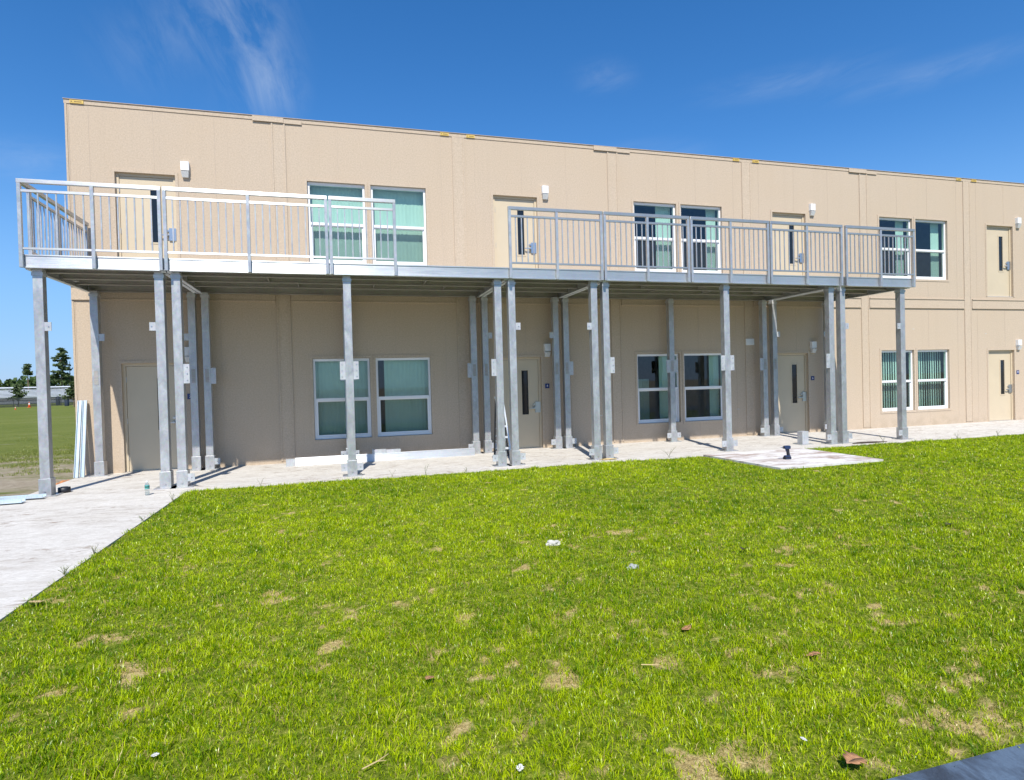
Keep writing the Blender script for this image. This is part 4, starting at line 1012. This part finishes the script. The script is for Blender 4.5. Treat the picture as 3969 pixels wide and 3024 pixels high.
def cards(centers, sizes, flat=0.0, seed=1):
    """many small leaf faces"""
    g = np.random.default_rng(seed); n = len(centers); a = g.normal(size=(n, 3)); b = g.normal(size=(n, 3)); a[:, 2] *= (1-flat); b[:, 2] *= (1-flat)
    a /= np.linalg.norm(a, axis=1)[:, None]; b -= a*np.sum(a*b, 1)[:, None]; b /= np.linalg.norm(b, axis=1)[:, None]
    s = sizes[:, None]; V = np.stack([centers-a*s*.5-b*s*.3, centers+a*s*.5-b*s*.3, centers+a*s*.35+b*s*.4, centers-a*s*.35+b*s*.4], 1).reshape(-1, 3)
    F = np.arange(n*4).reshape(n, 4); mb = MB(); mb.v = V.tolist(); mb.f = F.tolist(); return mb
def pine(p, h, crown_z, wid, label, seed, layers, per, name='pine_tree', conical=True, leafs=0.42, mat_='pine_needles', trunk_r=0.22, second=None):
    g = np.random.default_rng(seed); t = thing(name, label, 'tree', p)
    tr = MB(); q = Vector(p); k = 6
    for i in range(k):
        a = q+Vector((0.06*math.sin(i*1.3), 0.05*math.cos(i), h*0.97*i/k)); b = q+Vector((0.06*math.sin((i+1)*1.3), 0.05*math.cos(i+1), h*0.97*(i+1)/k))
        tr.tube(a, b, trunk_r*(1-0.85*i/k), trunk_r*(1-0.85*(i+1)/k), 8)
    if second:
        s = q+Vector(second); tr.tube(s, s+Vector((0.2, 0, h*0.75)), trunk_r*0.9, trunk_r*0.25, 8)
    cs = []
    for i in range(layers):
        f = (i+0.5)/layers; z = crown_z+(h-crown_z)*f
        r = wid/2*((1-f)**0.5 if conical else math.sin(math.pi*min(1, 0.18+0.82*f)))*g.uniform(0.55, 1.15)+0.12
        nb_ = max(3, int(4*(1-f)+2))
        for j in range(nb_):
            a = g.uniform(0, 6.28); rr = r*g.uniform(0.72, 1.08); e = np.array([p[0]+rr*math.cos(a), p[1]+rr*math.sin(a), p[2]+z+g.uniform(-0.2, 0.3)*rr*0.25])
            if rr > 0.5: tr.tube((p[0], p[1], p[2]+z-0.15*rr), tuple(e), 0.05, 0.015, 5, caps=False)
            for u in (0.45, 0.7, 0.9, 1.0):
                cc = np.array([p[0], p[1], p[2]+z])*(1-u)+e*u; m = int(per*g.uniform(0.4, 1.2))
                cs.append(cc+g.normal(size=(m, 3))*np.array([0.34, 0.34, 0.16])*max(0.5, wid/7))
    cs = np.concatenate(cs); obj('trunk', tr, 'bark', t)
    obj('crown', cards(cs, g.uniform(0.6, 1.3, len(cs))*leafs, 0.3, seed), mat_, t)
pine((far(4.6, 188).x, far(4.6, 188).y, -0.075), 13.0, 4.6, 4.9, 'tall pine with a full ragged crown above the tree line left of the building', 5, 15, 16, second=(1.3, 1.0, 0), leafs=0.5)
pine((far(-1.9, 188).x, far(-1.9, 188).y, -0.075), 9.1, 6.4, 2.2, 'tall thin pine with a small flat crown at the far left', 8, 6, 14, conical=False, leafs=0.45)
for pp, lab, sd in (((-38.4, 86.6, -0.075), 'small young evergreen before the bleachers at the far left', 15), ((-26.7, 73.0, -0.075), 'small young evergreen before the bleachers next to the building corner', 17)):
    pine(pp, 3.1, 1.05, 1.8, lab, sd, 9, 9, 'young_tree', True, 0.22, 'pine_needles', 0.07)
def wood():
    g = np.random.default_rng(77); cs = []; ss = []
    for u in np.arange(-230, 60, 2.1):
        for row in range(2):
            d = 212+row*10+g.uniform(-3, 3); h = g.uniform(5.0, 6.4)+(0.9 if row else 0); w_ = g.uniform(2.2, 3.8); n = 150
            c = far(u+g.uniform(-1, 1), d); th = g.random(n); 
            pos = np.stack([g.normal(0, w_*0.5, n)*(1-0.55*th), g.normal(0, 1.2, n), th*h*1.0], -1)
            cs.append(np.stack([c.x+AX.x*pos[:, 0]+AY.x*pos[:, 1], c.y+AX.y*pos[:, 0]+AY.y*pos[:, 1], -0.2+pos[:, 2]], -1)); ss.append(g.uniform(0.5, 1.3, n))
    cs = np.concatenate(cs); ss = np.concatenate(ss)
    o = obj('distant_wood', cards(cs, ss, 0.1, 5), 'wood_leaves'); o['kind'] = 'stuff'; o['label'] = 'dense dark green wood along the horizon behind the bleachers'; o['category'] = 'trees'
wood()
